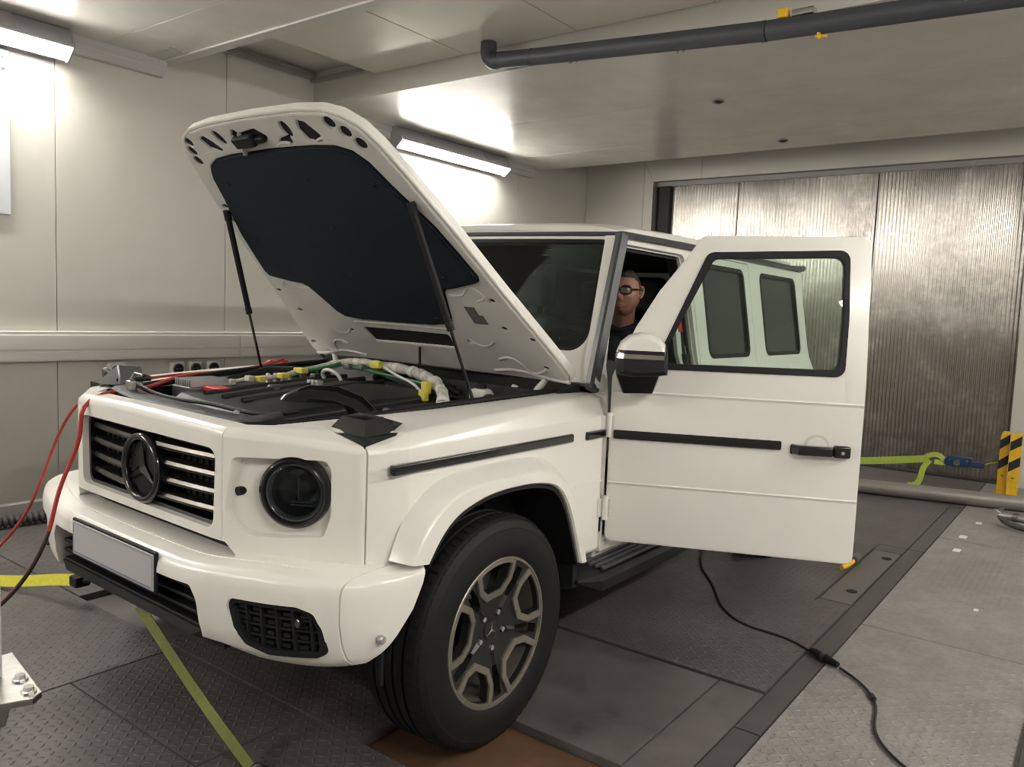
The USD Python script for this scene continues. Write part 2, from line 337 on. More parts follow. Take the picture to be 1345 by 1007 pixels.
# ceiling: front slab, hung tiles in the recess, rear slab with its front face
ce = thing('ceiling', None, None, kind='structure')
obj('roof_deck', box(XB - 0.4, XF, WL - 0.1, WR + 0.1, 3.62, 3.7), 'dark_gap', ce)
def slab(x0, x1, y0, y1, z0, z1, m='ceiling_panel'):
    q = [(x0 + 0.002, y0), (x1 - 0.002, y0), (x1 - 0.002, y1), (x0 + 0.002, y1)]
    obj('ceiling_panel', bevel(q, -z1, -z0, 0.002).mirror((0, 0, 1)), m, ce)
for a, b in ((3.1, XF), (1.87, 3.1), (0.65, 1.87), (-0.565, 0.65), (-0.98, -0.565)): slab(a, b, WL, WR, CE, CE + 0.5)
for a, b in ((-3.64, -2.35), (-4.87, -3.64), (-5.6, -4.87)): slab(a, b, WL, WR, CE, CE + 0.5)
obj('edge_strip', box(-1.06, -0.975, WL, WR, CE - 0.012, CE + 0.004), 'trim_grey', ce)
obj('deck_panel', box(-2.36, -0.97, WL, WR, 3.40, 3.46), 'ceiling_panel', ce)
for k in range(7):
    y0 = -2.25 + 0.93 * k
    slab(-2.34, -1.05, y0 + 0.003, y0 + 0.927, 3.28, 3.305, 'tile')
obj('edge_angle', cat(box(-2.35, -2.31, WL, -2.26, 3.31, 3.34), box(-2.31, -1.0, WL, WL + 0.05, 3.33, 3.36)), 'jamb', ce)
obj('slot_cover', box(-1.12, -1.07, WL + 0.12, -2.26, 3.26, 3.30), 'dark_gap', ce)
obj('hatch_cover', cat(box(-0.995, -0.845, -2.93, -2.60, CE - 0.004, CE + 0.002)), 'trim_grey', ce)
for x, y in ((-3.74, -0.02), (-5.24, -0.03)):
    k = thing('ceiling_sensor', 'small dark round detector on the rear ceiling, ' + ('nearer the overhead pipe' if x > -4 else 'nearer the metal door'), 'detector', (x, y, CE), 'ceiling detectors')
    obj('base', lathe([(0.0, 0.0), (0.045, 0.0), (0.043, -0.008), (0.0, -0.008)], axis='z', seg=24), 'grey_trim', k); obj('cap', lathe([(0.0, -0.006), (0.03, -0.006), (0.024, -0.016), (0.0, -0.018)], axis='z', seg=24), 'black_plastic', k)

# back wall with the doorway
wb = thing('wall_back', None, None, kind='structure')
DL, DR, DT = -2.06, 1.80, 3.10
obj('backing', cat(box(XB - 0.6, XB - 0.02, WL - 0.1, DL - 0.1, 0, 3.7), box(XB - 0.6, XB - 0.02, DR + 0.12, WR, 0, 3.7), box(XB - 0.6, XB - 0.02, WL, WR, DT + 0.12, 3.7)), 'jamb', wb)
def wpan(pts): obj('wall_panel', bevel(pts, XB - 0.02, XB, 0.002, 'x'), 'wall_panel', wb)
e = 0.002
wpan([(WL, 0.03), (-2.185 - e, 0.03), (-2.185 - e, 3.6), (WL, 3.6)])
wpan([(-2.185 + e, 0.03), (DL, 0.03), (DL, DT), (-2.185 + e, DT + 0.23)])
wpan([(-2.185 + 2 * e, DT + 0.232), (DL + e, DT + e), (-1.45 - e, DT), (-1.45 - e, 3.6), (-2.185 + 2 * e, 3.6)])
wpan([(-1.45 + e, DT), (WR, DT), (WR, 3.6), (-1.45 + e, 3.6)])
wpan([(DR, 0.03), (WR, 0.03), (WR, DT - e), (DR, DT - e)])
obj('doorway_lining', cat(box(XB - 0.35, XB - 0.001, DL - 0.05, DL, 0.03, DT), box(XB - 0.35, XB - 0.001, DR, DR + 0.05, 0.03, DT), box(XB - 0.35, XB - 0.001, DL - 0.05, DR + 0.05, DT, DT + 0.05)), 'jamb', wb)
# corrugated metal door in three leaves
pmat('ribbed_metal', (0.50, 0.475, 0.44), 0.24, 1.0, noise=0.06, scale=2.2, rvar=0.06)
dr = thing('door_1', None, None, kind='structure')
def ribbed(y0, y1, x=XB - 0.13):
    nz, pitch = 40, 0.036; ny = int((y1 - y0) / pitch * 8)
    ys = np.linspace(y0, y1, ny); zs = np.linspace(0.04, DT - 0.02, nz); Y, Z = np.meshgrid(ys, zs, indexing='ij')
    ph = Y / pitch * 2 * np.pi
    w = 0.0058 * np.tanh(2.2 * np.cos(ph))
    P = np.stack([Y * 0.9, Z * 0.9, 0 * Y], -1); big = meshkit.fbm(P * 1.2, 2, 4) - 0.5
    X = x + w + 0.022 * big
    g = np.stack([X, Y, Z], -1); b = g.copy(); b[..., 0] = x - 0.04
    v = np.vstack([g.reshape(-1, 3), b.reshape(-1, 3)]); n0 = ny * nz; i = np.arange(ny - 1)[:, None] * nz + np.arange(nz - 1)[None]; i = i.ravel()
    f = np.vstack([np.stack([i, i + nz, i + nz + 1], 1), np.stack([i, i + nz + 1, i + 1], 1)])
    return v[:n0], f
for a, b in ((-1.86, -1.045), (-1.035, 0.435), (0.445, 1.80)):
    obj('door_leaf', ribbed(a, b), 'ribbed_metal', dr, smooth=50)
obj('door_backing', box(XB - 0.32, XB - 0.18, DL, DR, 0.03, DT), 'void', dr)
obj('door_track', box(XB - 0.18, XB - 0.09, DL, DR, DT - 0.05, DT), 'jamb', dr)
obj('door_post', box(XB - 0.17, XB - 0.06, DL + 0.055, DL + 0.19, 0.03, DT - 0.05), 'dark_gap', dr)
obj('door_sill', box(XB - 0.16, XB - 0.04, DL, DR, 0.03, 0.045), 'dark_gap', dr)
# right and front walls (behind the camera)
for nm, m in (('wall_right', [box(a + e, b - e, WR, WR + 0.1, 0.0, 3.6) for a, b in zip(xs, xs[1:])]), ('wall_front', [box(XF, XF + 0.1, a + e, a + 1.2, 0.0, 3.6) for a in np.arange(WL, WR, 1.2)])):
    t_ = thing(nm, None, None, kind='structure')
    for q in m: obj('wall_panel', q, 'wall_panel', t_)

# wall trunking with sockets below it
t_ = thing('cable_trunking', 'long grey-beige cable trunking along the left wall above the sockets', 'cable duct', (0, 0, 0))
obj('body', prof_x([(WL + 0.002, 1.043), (WL + 0.06, 1.043), (WL + 0.065, 1.048), (WL + 0.065, 1.232), (WL + 0.06, 1.237), (WL + 0.002, 1.237)], XB + 0.01, XF - 0.01), 'trunking', t_)
xj = [XB + 0.02, -4.6, -2.6, -1.62, 0.4, 2.4, XF - 0.02]
for a, b in zip(xj, xj[1:]):
    obj('cover', prof_x([(WL + 0.064, 1.115), (WL + 0.070, 1.117), (WL + 0.073, 1.125), (WL + 0.073, 1.205), (WL + 0.070, 1.213), (WL + 0.064, 1.215)], a + 0.002, b - 0.002), 'trunking', t_)
    obj('lower_strip', prof_x([(WL + 0.064, 1.055), (WL + 0.069, 1.057), (WL + 0.069, 1.10), (WL + 0.064, 1.102)], a + 0.002, b - 0.002), 'trunking', t_)
SOCK = (('first', -0.67), ('second', -1.12), ('third', -1.26), ('fourth', -1.41))
for k, (w, x) in enumerate(SOCK):
    big = k == 0
    t_ = thing('wall_socket', ('grey square plug box behind the clamp on the front corner of the vehicle' if big else f'small grey round wall socket below the trunking, {w} from the left'), 'socket', (x, WL, 0.965), 'sockets under the trunking')
    s = 0.06 if big else 0.052
    obj('box', rbox(-s, s, 0.001, 0.045, -s, s, 0.008), 'trunking', t_)
    obj('rim', lathe([(0.034, 0.044), (0.040, 0.044), (0.040, 0.056), (0.036, 0.060), (0.034, 0.056)], axis='y', seg=28), 'grey_trim', t_); obj('recess', lathe([(0.0, 0.046), (0.034, 0.046), (0.034, 0.05), (0.0, 0.05)], axis='y', seg=28), 'black_plastic', t_)
    for dx in (-0.012, 0.012): obj('contact', box(dx - 0.003, dx + 0.003, 0.049, 0.053, -0.003, 0.003), 'steel', t_)

# fluorescent wall lamps
def lamp(x0, x1, label, y=WL, sgn=1, rotz=0):
    t_ = thing('wall_lamp', label, 'lamp', ((x0 + x1) / 2, y, 3.0) if not rotz else (y, (x0 + x1) / 2, 3.0), 'fluorescent wall lamps', rotz=rotz); h = (x1 - x0) / 2
    def P(p): return ext([(a * sgn, b) for a, b in p], -h, h, 'x')
    obj('housing', ext([(a * sgn, b) for a, b in [(0.103, 0.115), (0.088, 0.10), (0.088, -0.035), (0.116, -0.068), (0.122, -0.064), (0.100, -0.030), (0.100, 0.02), (0.200, 0.006), (0.212, -0.006), (0.222, -0.002), (0.220, 0.022), (0.178, 0.090), (0.160, 0.115)]], -h, h, 'x'), 'lamp_body', t_)
    for xx in (-h * 0.55, h * 0.55):
        obj('bracket', ext([(a * sgn, b) for a, b in [(0.102, 0.119), (0.165, 0.119), (0.185, 0.092), (0.228, 0.020), (0.222, 0.012), (0.17, 0.088), (0.102, 0.10)]], xx - 0.04, xx + 0.04, 'x'), 'jamb', t_)
    for xx in (-h, h): obj('end_cap', ext([(a * sgn, b) for a, b in [(0.083, 0.117), (0.083, -0.038), (0.116, -0.076), (0.150, -0.078), (0.226, -0.012), (0.226, 0.022), (0.185, 0.092), (0.165, 0.117)]], xx - 0.006, xx + 0.006, 'x'), 'lamp_body', t_)
    q = [(0.110, -0.034), (0.124, -0.064), (0.150, -0.070), (0.206, -0.026), (0.214, -0.008), (0.200, 0.002)]
    obj('diffuser', ext([(a * sgn, b) for a, b in q], -h + 0.007, h - 0.007, 'x'), 'lamp_light', t_, label='glowing white diffuser')
lamp(-4.80, -3.17, 'lit fluorescent lamp on the left wall behind the raised bonnet'); lamp(-0.32, 1.30, 'lit fluorescent lamp on the left wall cut by the left edge of the photo')
lamp(2.6, 4.2, 'lit fluorescent lamp on the left wall beside the camera')
for a, w in ((-5.0, 'far'), (-2.2, 'middle'), (0.7, 'near')): lamp(a, a + 1.62, f'lit fluorescent lamp on the right wall, {w} one of three', WR, -1)


lamp(-1.7, -0.08, 'lit fluorescent lamp on the wall behind the camera', XF, 1, 90)

# overhead pipe with its supports
t_ = thing('overhead_pipe', 'dark grey insulated pipe with an elbow hanging under the ceiling', 'pipe')
PX = -2.22
pz = lambda y: 3.140 - 0.085 * (y + 0.8) + 0.010 * (y + 0.8) ** 2
arc = [(PX, -1.02 + 0.0, 3.29), (PX, -1.02, 3.22)] + [(PX, -1.02 + 0.075 * (1 - math.cos(a)), 3.22 - 0.075 * math.sin(a)) for a in np.linspace(0.2, 1.4, 6)] + [(PX, -0.92, pz(-0.92))]
obj('elbow', tube(arc, 0.054, 20), 'pipe_grey', t_)
ys = [-0.92, -0.66, 0.9, 2.4, 4.38]
for a, b in zip(ys, ys[1:]): obj('pipe_section', tube([(PX, a + 0.002, pz(a)), (PX, b - 0.002, pz(b))], 0.053, 24), 'pipe_grey', t_)
for yy in (-0.66, 0.88): obj('clip_ring', tube([(PX, yy - 0.012, pz(yy)), (PX, yy + 0.012, pz(yy))], 0.0555, 24), 'grey_trim', t_)
for yy in (-0.36, 0.38): obj('hanger_rod', tube([(PX - 0.02, yy - 0.015, pz(yy) - 0.05), (PX - 0.13, yy - 0.015, 3.115), (PX - 0.13, yy + 0.025, 3.115), (PX - 0.02, yy + 0.025, pz(yy) - 0.05)], 0.007, 8), 'steel', t_)
t_ = thing('pipe_valve', 'small yellow valve fitting clipped on the overhead pipe', 'valve', (PX, 0.98, pz(0.98)))
obj('body', rbox(-0.03, 0.03, -0.028, 0.028, 0.05, 0.10, 0.008), 'yellow', t_); obj('clip', rbox(-0.045, 0.02, 0.045, 0.16, 0.05, 0.085, 0.006), 'steel', t_)
obj('drain_tap', cat(tube([(0.01, 0.19, -0.05), (0.01, 0.20, -0.085)], 0.010, 10), tube([(0.01, 0.175, -0.07), (0.01, 0.235, -0.078)], 0.007, 8)), 'yellow', t_)

# board at the far left, its bolts
t_ = thing('wall_board', 'pale blue-grey board edge with two bolts on the wall at the far left', 'board')
obj('board', rbox(-0.03, 0.60, WL + 0.001, WL + 0.02, 1.95, 2.935, 0.004), 'white_board', t_)
for z in (2.895, 2.825): obj('bolt', lathe([(0.0, WL + 0.019), (0.014, WL + 0.019), (0.014, WL + 0.027), (0.0, WL + 0.030)], (0.005, 0, z), 'y', 12), 'steel', t_)
# ---- the vehicle. The body leans a little towards its left wheels (roll K); doors and wheels do not.
K = 0.0175
def Rv(v): v = np.array(v, float); v[..., 2] += K * (0.9 - v[..., 1]); return v
def Rm(m): return xf(m, Rv)
car = thing('off_road_vehicle', 'boxy white off-road vehicle with raised bonnet and open driver door', 'car')
def part(name, mesh, m, parent=None, label=None, roll=True, smooth=30, kind=None): return obj(name, Rm(mesh) if roll else mesh, m, parent or car, label=label, smooth=smooth, kind=kind)
def both(name, mesh, m, parent=None, label=None, smooth=30):
    part(name, mesh, m, parent, label, smooth=smooth); part(name, mirror_y(mesh), m, parent, label, smooth=smooth)
MAX = m3.OpType.Add
# front clip: one rounded solid, cut into grille panel, front corners and fenders
r = 0.03
fp = [(0.738, 0.0, 1.104), (0.736, 0.40, 1.100), (0.732, 0.452, 1.098), (0.655, 0.568, 1.088), (0.602, 0.675, 1.084), (0.545, 0.780, 1.080), (0.522, 0.828, 1.077), (0.465, 0.866, 1.080), (0.400, 0.882, 1.084)]
pts = []
for x, y, z in fp:
    for s in ((1,) if y == 0 else (1, -1)):
        k_ = float(np.interp(y, [0.3, 0.60, 0.80, 0.86], [0.0, 0.45, 0.75, 1.0])); kx = math.sqrt(1 - 0.8 * k_ * k_); pts += [(x - r * kx, s * max(0, y - r * k_), z - r), (x - r * kx, s * max(0, y - r * k_), 0.53)]
for x, zc in ((0.36, 1.100), (0.0, 1.122), (-0.72, 1.154)):
    for s in (1, -1):
        pts += [(x, s * (0.862 - r), zc - r + 0.004), (x, s * (0.885 - r), zc - 0.055 - r), (x, s * (0.885 - r), 0.53), (x, s * 0.60, zc + 0.006 - r)]
FC = hull(pts, r, 16)
FC = FC ^ box(-0.748, 0.8, -1, 1, 0.5, 1.3)
bay = [(0.655, 0.46), (0.60, 0.515), (0.34, 0.590), (0.03, 0.650), (-0.34, 0.695), (-0.80, 0.74), (-0.80, -0.74), (-0.34, -0.695), (0.03, -0.650), (0.34, -0.590), (0.60, -0.515), (0.655, -0.46), (0.668, 0)]
BAY = ext(bay, 0.62, 1.4)
# rebate at the lip of the bay, where the rubber seal sits
FC = FC - BAY
FC = FC - ext([(-1.1, 0.3), (1.1, 0.3), (1.1, 0.716), (-1.1, 0.716)], 0.30, 0.9, 'x')
arch_cut = [(0.40, 0.40), (0.375, 0.74), (0.32, 0.82), (0.24, 0.872), (0.106, 0.905), (-0.06, 0.912), (-0.24, 0.895), (-0.335, 0.855), (-0.385, 0.78), (-0.435, 0.68), (-0.50, 0.50), (-0.50, 0.30)]
for s in (1, -1):
    FC = FC - ext(arch_cut, *((0.58, 1.0) if s > 0 else (-1.0, -0.58)), 'y')
def rp(y0, y1, z0, z1, r, **k): return rrect((y0 + y1) / 2, (z0 + z1) / 2, y1 - y0, z1 - z0, r, 8)
GR = rpoly([(-0.418, 1.030), (0.418, 1.030), (0.408, 0.785), (-0.408, 0.785)], 0.035, 8)
FC = FC - ext(GR, 0.55, 0.9, 'x')
SLOT = rpoly([(-0.46, 0.757), (0.46, 0.757), (0.50, 0.705), (-0.50, 0.705)], 0.012)
FC = FC - ext(SLOT, 0.60, 0.9, 'x')
# headlamp pockets: recessed 3 cm behind the sloping face
def pocket(s):
    a = rpoly([(0.476, 1.013), (0.728, 1.024), (0.744, 1.0), (0.745, 0.86), (0.726, 0.796), (0.60, 0.783)] + [(0.548 + 0.09 * math.cos(math.radians(t)), 0.872 + 0.09 * math.sin(math.radians(t))) for t in (265, 250, 235, 220, 205, 190)], 0.020, 8)
    p = ext(a, 0.0, 0.5, 'x')
    def fn(q):
        y = q[:, 1]; face = np.interp(y, [0.40, 0.452, 0.568, 0.675, 0.78], [0.736, 0.732, 0.655, 0.602, 0.545])
        depth = np.interp(y, [0.45, 0.50, 0.60, 0.73], [0.020, 0.026, 0.034, 0.026]) + 0.012 * np.clip((q[:, 2] - 0.90) / 0.1, 0, 1)
        return np.stack([q[:, 0] + face - depth, y, q[:, 2]], 1)
    v = p.refine_to_length(0.03).warp_batch(fn)
    return v if s > 0 else v.mirror((0, 1, 0))
for s in (1, -1): FC = FC - pocket(s)
for s in (1, -1):
    A_ = math.radians(33); cyl = m3.Manifold.cylinder(0.20, 0.1085, 0.1085, 48).translate((0, 0, -0.10)).transform(np.array([[-math.sin(A_), 0, math.cos(A_), 0.628], [math.cos(A_), 0, math.sin(A_), 0.645], [0, 1, 0, 0.919]], float))
    FC = FC - (cyl if s > 0 else cyl.mirror((0, 1, 0)))
g = 0.0022
gp = FC ^ box(0.5, 0.9, -0.447, 0.447, 0.3, 1.4)
part('grille_surround', gp, 'white_paint')
for s in (1, -1):
    half = FC ^ (box(-1, 0.9, 0.447 + g, 1.1, 0.3, 1.4) if s > 0 else box(-1, 0.9, -1.1, -0.447 - g, 0.3, 1.4))
    part('front_corner', half ^ box(0.512 + g, 0.9, -1.1, 1.1, 0, 1.4), 'white_paint')
    part('fender', half ^ box(-1, 0.512 - g, -1.1, 1.1, 0, 1.4), 'white_paint')
# seam fillers and the dark inside of the bay
part('inner_structure', cat(box(0.40, 0.50, -0.72, 0.72, 0.72, 0.74), box(0.58, 0.66, -0.46, 0.46, 0.70, 1.04), box(-0.75, 0.6, -0.56, 0.56, 0.60, 0.64)), 'void')
part('bay_wall', cat(*[tube([(x, y * s, 0.88) for x, y in bay[1:6]], 1.0, prof=[(-0.004, -0.26), (0.004, -0.26), (0.004, 0.21), (-0.004, 0.21)], up=(0, 0, 1)) for s in (1, -1)], box(-0.80, -0.76, -0.74, 0.74, 0.62, 1.12)), 'black_plastic')
# rubber seal along the bay lip
seal = [(-0.74, 0.735, 1.160), (-0.34, 0.692, 1.148), (0.03, 0.647, 1.128), (0.34, 0.587, 1.106), (0.595, 0.513, 1.090)]
for s in (1, -1):
    part('bonnet_seal', tube([(x, (y - 0.012) * s, z + 0.002) for x, y, z in seal], 0.013, 10), 'rubber')

# ---- grille: four slats each side, the ring and the star
gl = group_node('grille', car)
part('back', box(0.60, 0.655, -0.43, 0.43, 0.775, 1.04), 'void', gl)
part('frame', ext(GR.difference(GR.buffer(-0.012)), 0.655, 0.712, 'x'), 'black_gloss', gl)
for zc in (0.992, 0.938, 0.884, 0.830):
    for s in (1, -1):
        ys = np.linspace(0.06, 0.402, 12); bow = lambda y: 0.728 - 0.03 * (y / 0.4) ** 2
        secs = []
        for y in ys:
            x = bow(y); secs.append([(x - 0.045, s * y, zc - 0.011), (x - 0.008, s * y, zc - 0.014), (x, s * y, zc - 0.010), (x + 0.002, s * y, zc - 0.002), (x - 0.004, s * y, zc + 0.008), (x - 0.018, s * y, zc + 0.0135), (x - 0.045, s * y, zc + 0.012)])
        m = loft(secs); part('slat', m if s > 0 else (m[0], m[1][:, ::-1]), 'dark_chrome', gl)
part('mesh', cat(*[box(0.662, 0.668, y - 0.002, y + 0.002, 0.79, 1.03) for y in np.arange(-0.39, 0.40, 0.035)]), 'black_plastic', gl)
SC = (0.0, 0.903)
th = np.linspace(0, 2 * np.pi, 56, endpoint=False)
part('emblem_ring', tube([(0.738, SC[0] + 0.104 * np.sin(a), SC[1] + 0.104 * np.cos(a)) for a in th], 0.0125, 12, closed=True), 'black_gloss', gl)
part('emblem_disc', lathe([(0.0, 0.70), (0.10, 0.70), (0.10, 0.722), (0.08, 0.727), (0.0, 0.729)], (0, SC[0], SC[1]), 'x', 48), 'black_plastic', gl)
def star():
    ms = []
    for k in range(3):
        a = k * 2 * np.pi / 3; d = V(0, np.sin(a), np.cos(a)); n = V(0, np.cos(a), -np.sin(a)); c = V(0.735, *SC)
        ms.append(hull([c + d * 0.103 + n * 0.001, c + d * 0.103 - n * 0.001, c + d * 0.008 + n * 0.017, c + d * 0.008 - n * 0.017, c + V(0.011, 0, 0), c + V(0.004, 0, 0) + d * 0.102, c - d * 0.010, c + V(-0.012, 0, 0)]))
    return m3.Manifold.batch_boolean(ms, MAX)
part('emblem_star', star(), 'black_gloss', gl, 'dark three-pointed star in the ring', smooth=15)
part('hood_lip_gap', ext(SLOT.buffer(-0.001), 0.60, 0.606, 'x'), 'void')

# ---- headlamps
def headlamp(s):
    h = group_node('headlamp', car); c = (0, 0.0, 0.0); A = math.radians(33); R0 = V(0.628, 0.645, 0.919)
    def M(m):
        v, f = arr(m); v = V(*[0, 0, 0]) + v; x, y = v[:, 0] - 0.743, v[:, 1]
        w = np.stack([R0[0] + x * math.cos(A) - y * math.sin(A), R0[1] + x * math.sin(A) + y * math.cos(A), R0[2] + v[:, 2]], 1)
        return (w, f) if s > 0 else mirror_y((w, f))
    part('bezel', M(lathe([(0.086, 0.69), (0.1075, 0.66), (0.108, 0.715), (0.1055, 0.733), (0.097, 0.742), (0.091, 0.740), (0.086, 0.728)], c, 'x', 64)), 'black_gloss', h)
    part('inner_ring', M(lathe([(0.074, 0.70), (0.088, 0.70), (0.0885, 0.728), (0.083, 0.732), (0.076, 0.722)], c, 'x', 64)), 'lens_grey', h)
    part('reflector', M(lathe([(0.0, 0.665), (0.03, 0.67), (0.06, 0.685), (0.077, 0.715), (0.077, 0.66), (0.06, 0.655), (0.0, 0.655)], c, 'x', 40)), 'lens_dark', h)
    part('projector', M(lathe([(0.0, 0.70), (0.02, 0.697), (0.032, 0.682), (0.034, 0.665), (0.0, 0.665)], (0, 0.018, 0.012), 'x', 32)), 'smoke_lens', h)
    part('fin', M(cat(*[rbox(0.682, 0.705, -0.02, 0.050, z - 0.002, z + 0.002, 0.0015) for z in (-0.043, -0.034)], rbox(0.680, 0.70, 0.0, 0.004, -0.03, 0.035, 0.0015))), 'lens_grey', h)
    n = 14; pr = [(0.0835 * math.sin(t), 0.729 + 0.011 * math.cos(t)) for t in np.linspace(0.0, math.pi / 2, n)]
    part('lens', M(lathe([(0.0001, 0.740)] + pr[1:], c, 'x', 48, closed=False)), 'pane_lamp', h)
pane('pane_lamp', (0.45, 0.5, 0.53), 1.35)
for s in (1, -1):
    headlamp(s)
    part('radar_sensor', (lambda m: m if s > 0 else mirror_y(m))(lathe([(0.0, 0.66), (0.0135, 0.66), (0.0135, 0.700), (0.011, 0.6985), (0.0, 0.6985)], (0, 0.480, 0.908), 'x', 24)), 'black_plastic')
# ---- indicators on the fender tops
def indicator(s):
    h = group_node('indicator', car); M = (lambda m: m) if s > 0 else mirror_y
    base = [(0.512, 0.622), (0.515, 0.820), (0.40, 0.832), (0.235, 0.742), (0.245, 0.69), (0.36, 0.61)]
    def zt(x): return 1.088 + (0.45 - x) * 0.045
    b0 = [(x, y, zt(x) - 0.02) for x, y in base]; b1 = [(x, y, zt(x) + 0.010) for x, y in base]
    part('gasket', M(hull(b0 + b1)), 'black_plastic', h)
    ins = [(0.494, 0.636), (0.500, 0.808), (0.37, 0.806), (0.365, 0.630)]
    top = [(0.462, 0.660), (0.462, 0.765), (0.385, 0.762), (0.385, 0.652)]
    part('lens', M(hull([(x, y, zt(x) + 0.008) for x, y in ins] + [(x, y, zt(x) + 0.050) for x, y in top])), 'smoke_lens', h, smooth=12)
    part('tip', M(hull([(x, y, zt(x) + 0.009) for x, y in ((0.375, 0.632), (0.38, 0.806), (0.265, 0.745), (0.275, 0.69))] + [(0.385, 0.655, zt(0.385) + 0.048), (0.385, 0.760, zt(0.385) + 0.048)])), 'black_gloss', h, smooth=12)
for s in (1, -1): indicator(s)

# ---- side trim strips, fender flares
for s in (1, -1):
    y = 0.884
    for a, b, z0, z1 in ((0.468, -0.492, 0.990, 1.022), (-0.592, -0.735, 0.986, 1.018)):
        m = rbox(b, a, y - 0.01, y + 0.014, z0, z1, 0.006)
        part('trim_strip', m if s > 0 else mirror_y(m), 'black_gloss')
O = [(.367, .725), (.313, .794), (.245, .845), (.181, .868), (.106, .884), (-.056, .892), (-.237, .875), (-.307, .850), (-.362, .795), (-.41, .71), (-.455, .60), (-.484, .53)]
Cr = [(.445, .735), (.395, .815), (.325, .88), (.225, .920), (.11, .934), (-.06, .938), (-.234, .923), (-.332, .886), (-.423, .788), (-.476, .681), (-.515, .59), (-.536, .525)]
Sm = [(.462, .738), (.420, .83), (.360, .903), (.265, .952), (.115, .972), (-.06, .974), (-.29, .955), (-.40, .90), (-.472, .79), (-.515, .68), (-.55, .58), (-.562, .525)]
def flare(x0=0.0):
    n = 44; o, c, q = [resample(spline(p, 120), n) for p in (O, Cr, Sm)]
    secs = []
    for i in range(n):
        fade = 1.0
        lo = 0.5 * (c[i] + o[i])
        secs.append([(x0 + q[i][0], 0.878, q[i][1]), (x0 + 0.35 * q[i][0] + 0.65 * c[i][0], 0.925, 0.35 * q[i][1] + 0.65 * c[i][1]), (x0 + c[i][0], 0.949, c[i][1]), (x0 + 0.85 * c[i][0] + 0.15 * o[i][0], 0.957, 0.85 * c[i][1] + 0.15 * o[i][1]), (x0 + 0.12 * c[i][0] + 0.88 * o[i][0], 0.960, 0.12 * c[i][1] + 0.88 * o[i][1]), (x0 + o[i][0], 0.953, o[i][1]), (x0 + o[i][0], 0.935, o[i][1]), (x0 + o[i][0], 0.86, o[i][1])])
    return loft(secs)
WBX = -2.89
for x0 in (0.0, WBX):
    m = flare(x0)
    part('wheel_arch_flare', (m[0], m[1][:, ::-1]), 'white_paint'); part('wheel_arch_flare', mirror_y((m[0], m[1][:, ::-1])), 'white_paint')
    for s in (1, -1):
        a = resample(spline(O, 60), 30); secs = [[(x0 - 0.055 + (p[0] + 0.055) * kk, s * yy, 0.45 + (p[1] - 0.45) * kk) for yy, kk in ((0.946, 0.990), (0.946, 0.965), (0.55, 0.94), (0.55, 0.965))] for p in a]
        part('arch_liner', loft(secs), 'black_plastic')
    part('wheel_well', cat(*[box(x0 - 0.50, x0 + 0.36, s * 0.57 - 0.01, s * 0.57 + 0.01, 0.30, 0.90) for s in (1, -1)], box(x0 - 0.52, x0 - 0.49, -0.92, 0.92, 0.42, 0.66)), 'void')
# ---- bumper
bp_ = [(0.30, 0.948), (0.38, 0.948), (0.47, 0.942), (0.56, 0.924), (0.635, 0.886), (0.700, 0.812), (0.750, 0.705), (0.802, 0.530), (0.818, 0.445), (0.830, 0.36), (0.834, 0.22), (0.836, 0.0)]
half = resample(bp_, 61)
for _ in range(5): half[1:-1] = 0.25 * half[:-2] + 0.5 * half[1:-1] + 0.25 * half[2:]; path = np.vstack([half, [(x, -y) for x, y in half[-2::-1]]])
tn = np.gradient(path, axis=0); tn /= np.linalg.norm(tn, axis=1, keepdims=True); nn = np.stack([-tn[:, 1], tn[:, 0]], 1)
nn *= np.sign((nn * (path - V(0.2, 0))).sum(1))[:, None]
secs = []
for i, (p, n) in enumerate(zip(path, nn)):
    u = abs(p[1]); k = np.clip((u - 0.40) / 0.25, 0, 1)            # centre sits lower on top and higher below
    zb = 0.452 + 0.03 * (1 - k); zt = 0.724 - 0.018 * (1 - k)
    prof = [(-0.21, zb + 0.08), (-0.21, zt), (-0.09, zt + 0.002), (-0.032, zt - 0.006), (-0.022, zt - 0.010), (-0.009, zt - 0.020), (-0.003, zt - 0.030), (0.002, zt - 0.055), (0.002, 0.60), (-0.006, 0.53), (-0.018, 0.485), (-0.034, zb + 0.008), (-0.060, zb)]
    secs.append([(p[0] + n[0] * a, p[1] + n[1] * a, z) for a, z in prof])
BM = man(loft(secs))
for s in (1, -1):      # the wheel end leans, following the tyre
    BM = BM - ext([(0.20, 0.80), (0.345, 0.745), (0.372, 0.70), (0.425, 0.600), (0.495, 0.505), (0.56, 0.45), (0.60, 0.38), (0.20, 0.38)], *((0.6, 1.1) if s > 0 else (-1.1, -0.6)), 'y')
INT = rpoly([(-0.47, 0.618), (-0.455, 0.632), (0.455, 0.632), (0.47, 0.618), (0.475, 0.46), (0.47, 0.40), (-0.47, 0.40), (-0.475, 0.46)], 0.02, 8)
INT = rpoly([(-0.425, 0.640), (0.425, 0.640), (0.452, 0.600), (0.458, 0.505), (0.44, 0.35), (-0.44, 0.35), (-0.458, 0.505), (-0.452, 0.600)], 0.018, 8)
BM = BM - ext(INT, 0.60, 1.0, 'x')
FOG = rpoly([(0.558, 0.632), (0.780, 0.640), (0.822, 0.626), (0.840, 0.58), (0.848, 0.510), (0.838, 0.500), (0.70, 0.490), (0.625, 0.506), (0.585, 0.545)], 0.026, 8)
gv = [(p[0] - n[0] * 0.075, p[1] - n[1] * 0.075, 0.727 - 0.018 * (1 - np.clip((abs(p[1]) - 0.40) / 0.25, 0, 1))) for p, n in zip(path, nn) if abs(p[1]) < 0.80]
BM = BM - man(tube(gv, 0.005, 6))
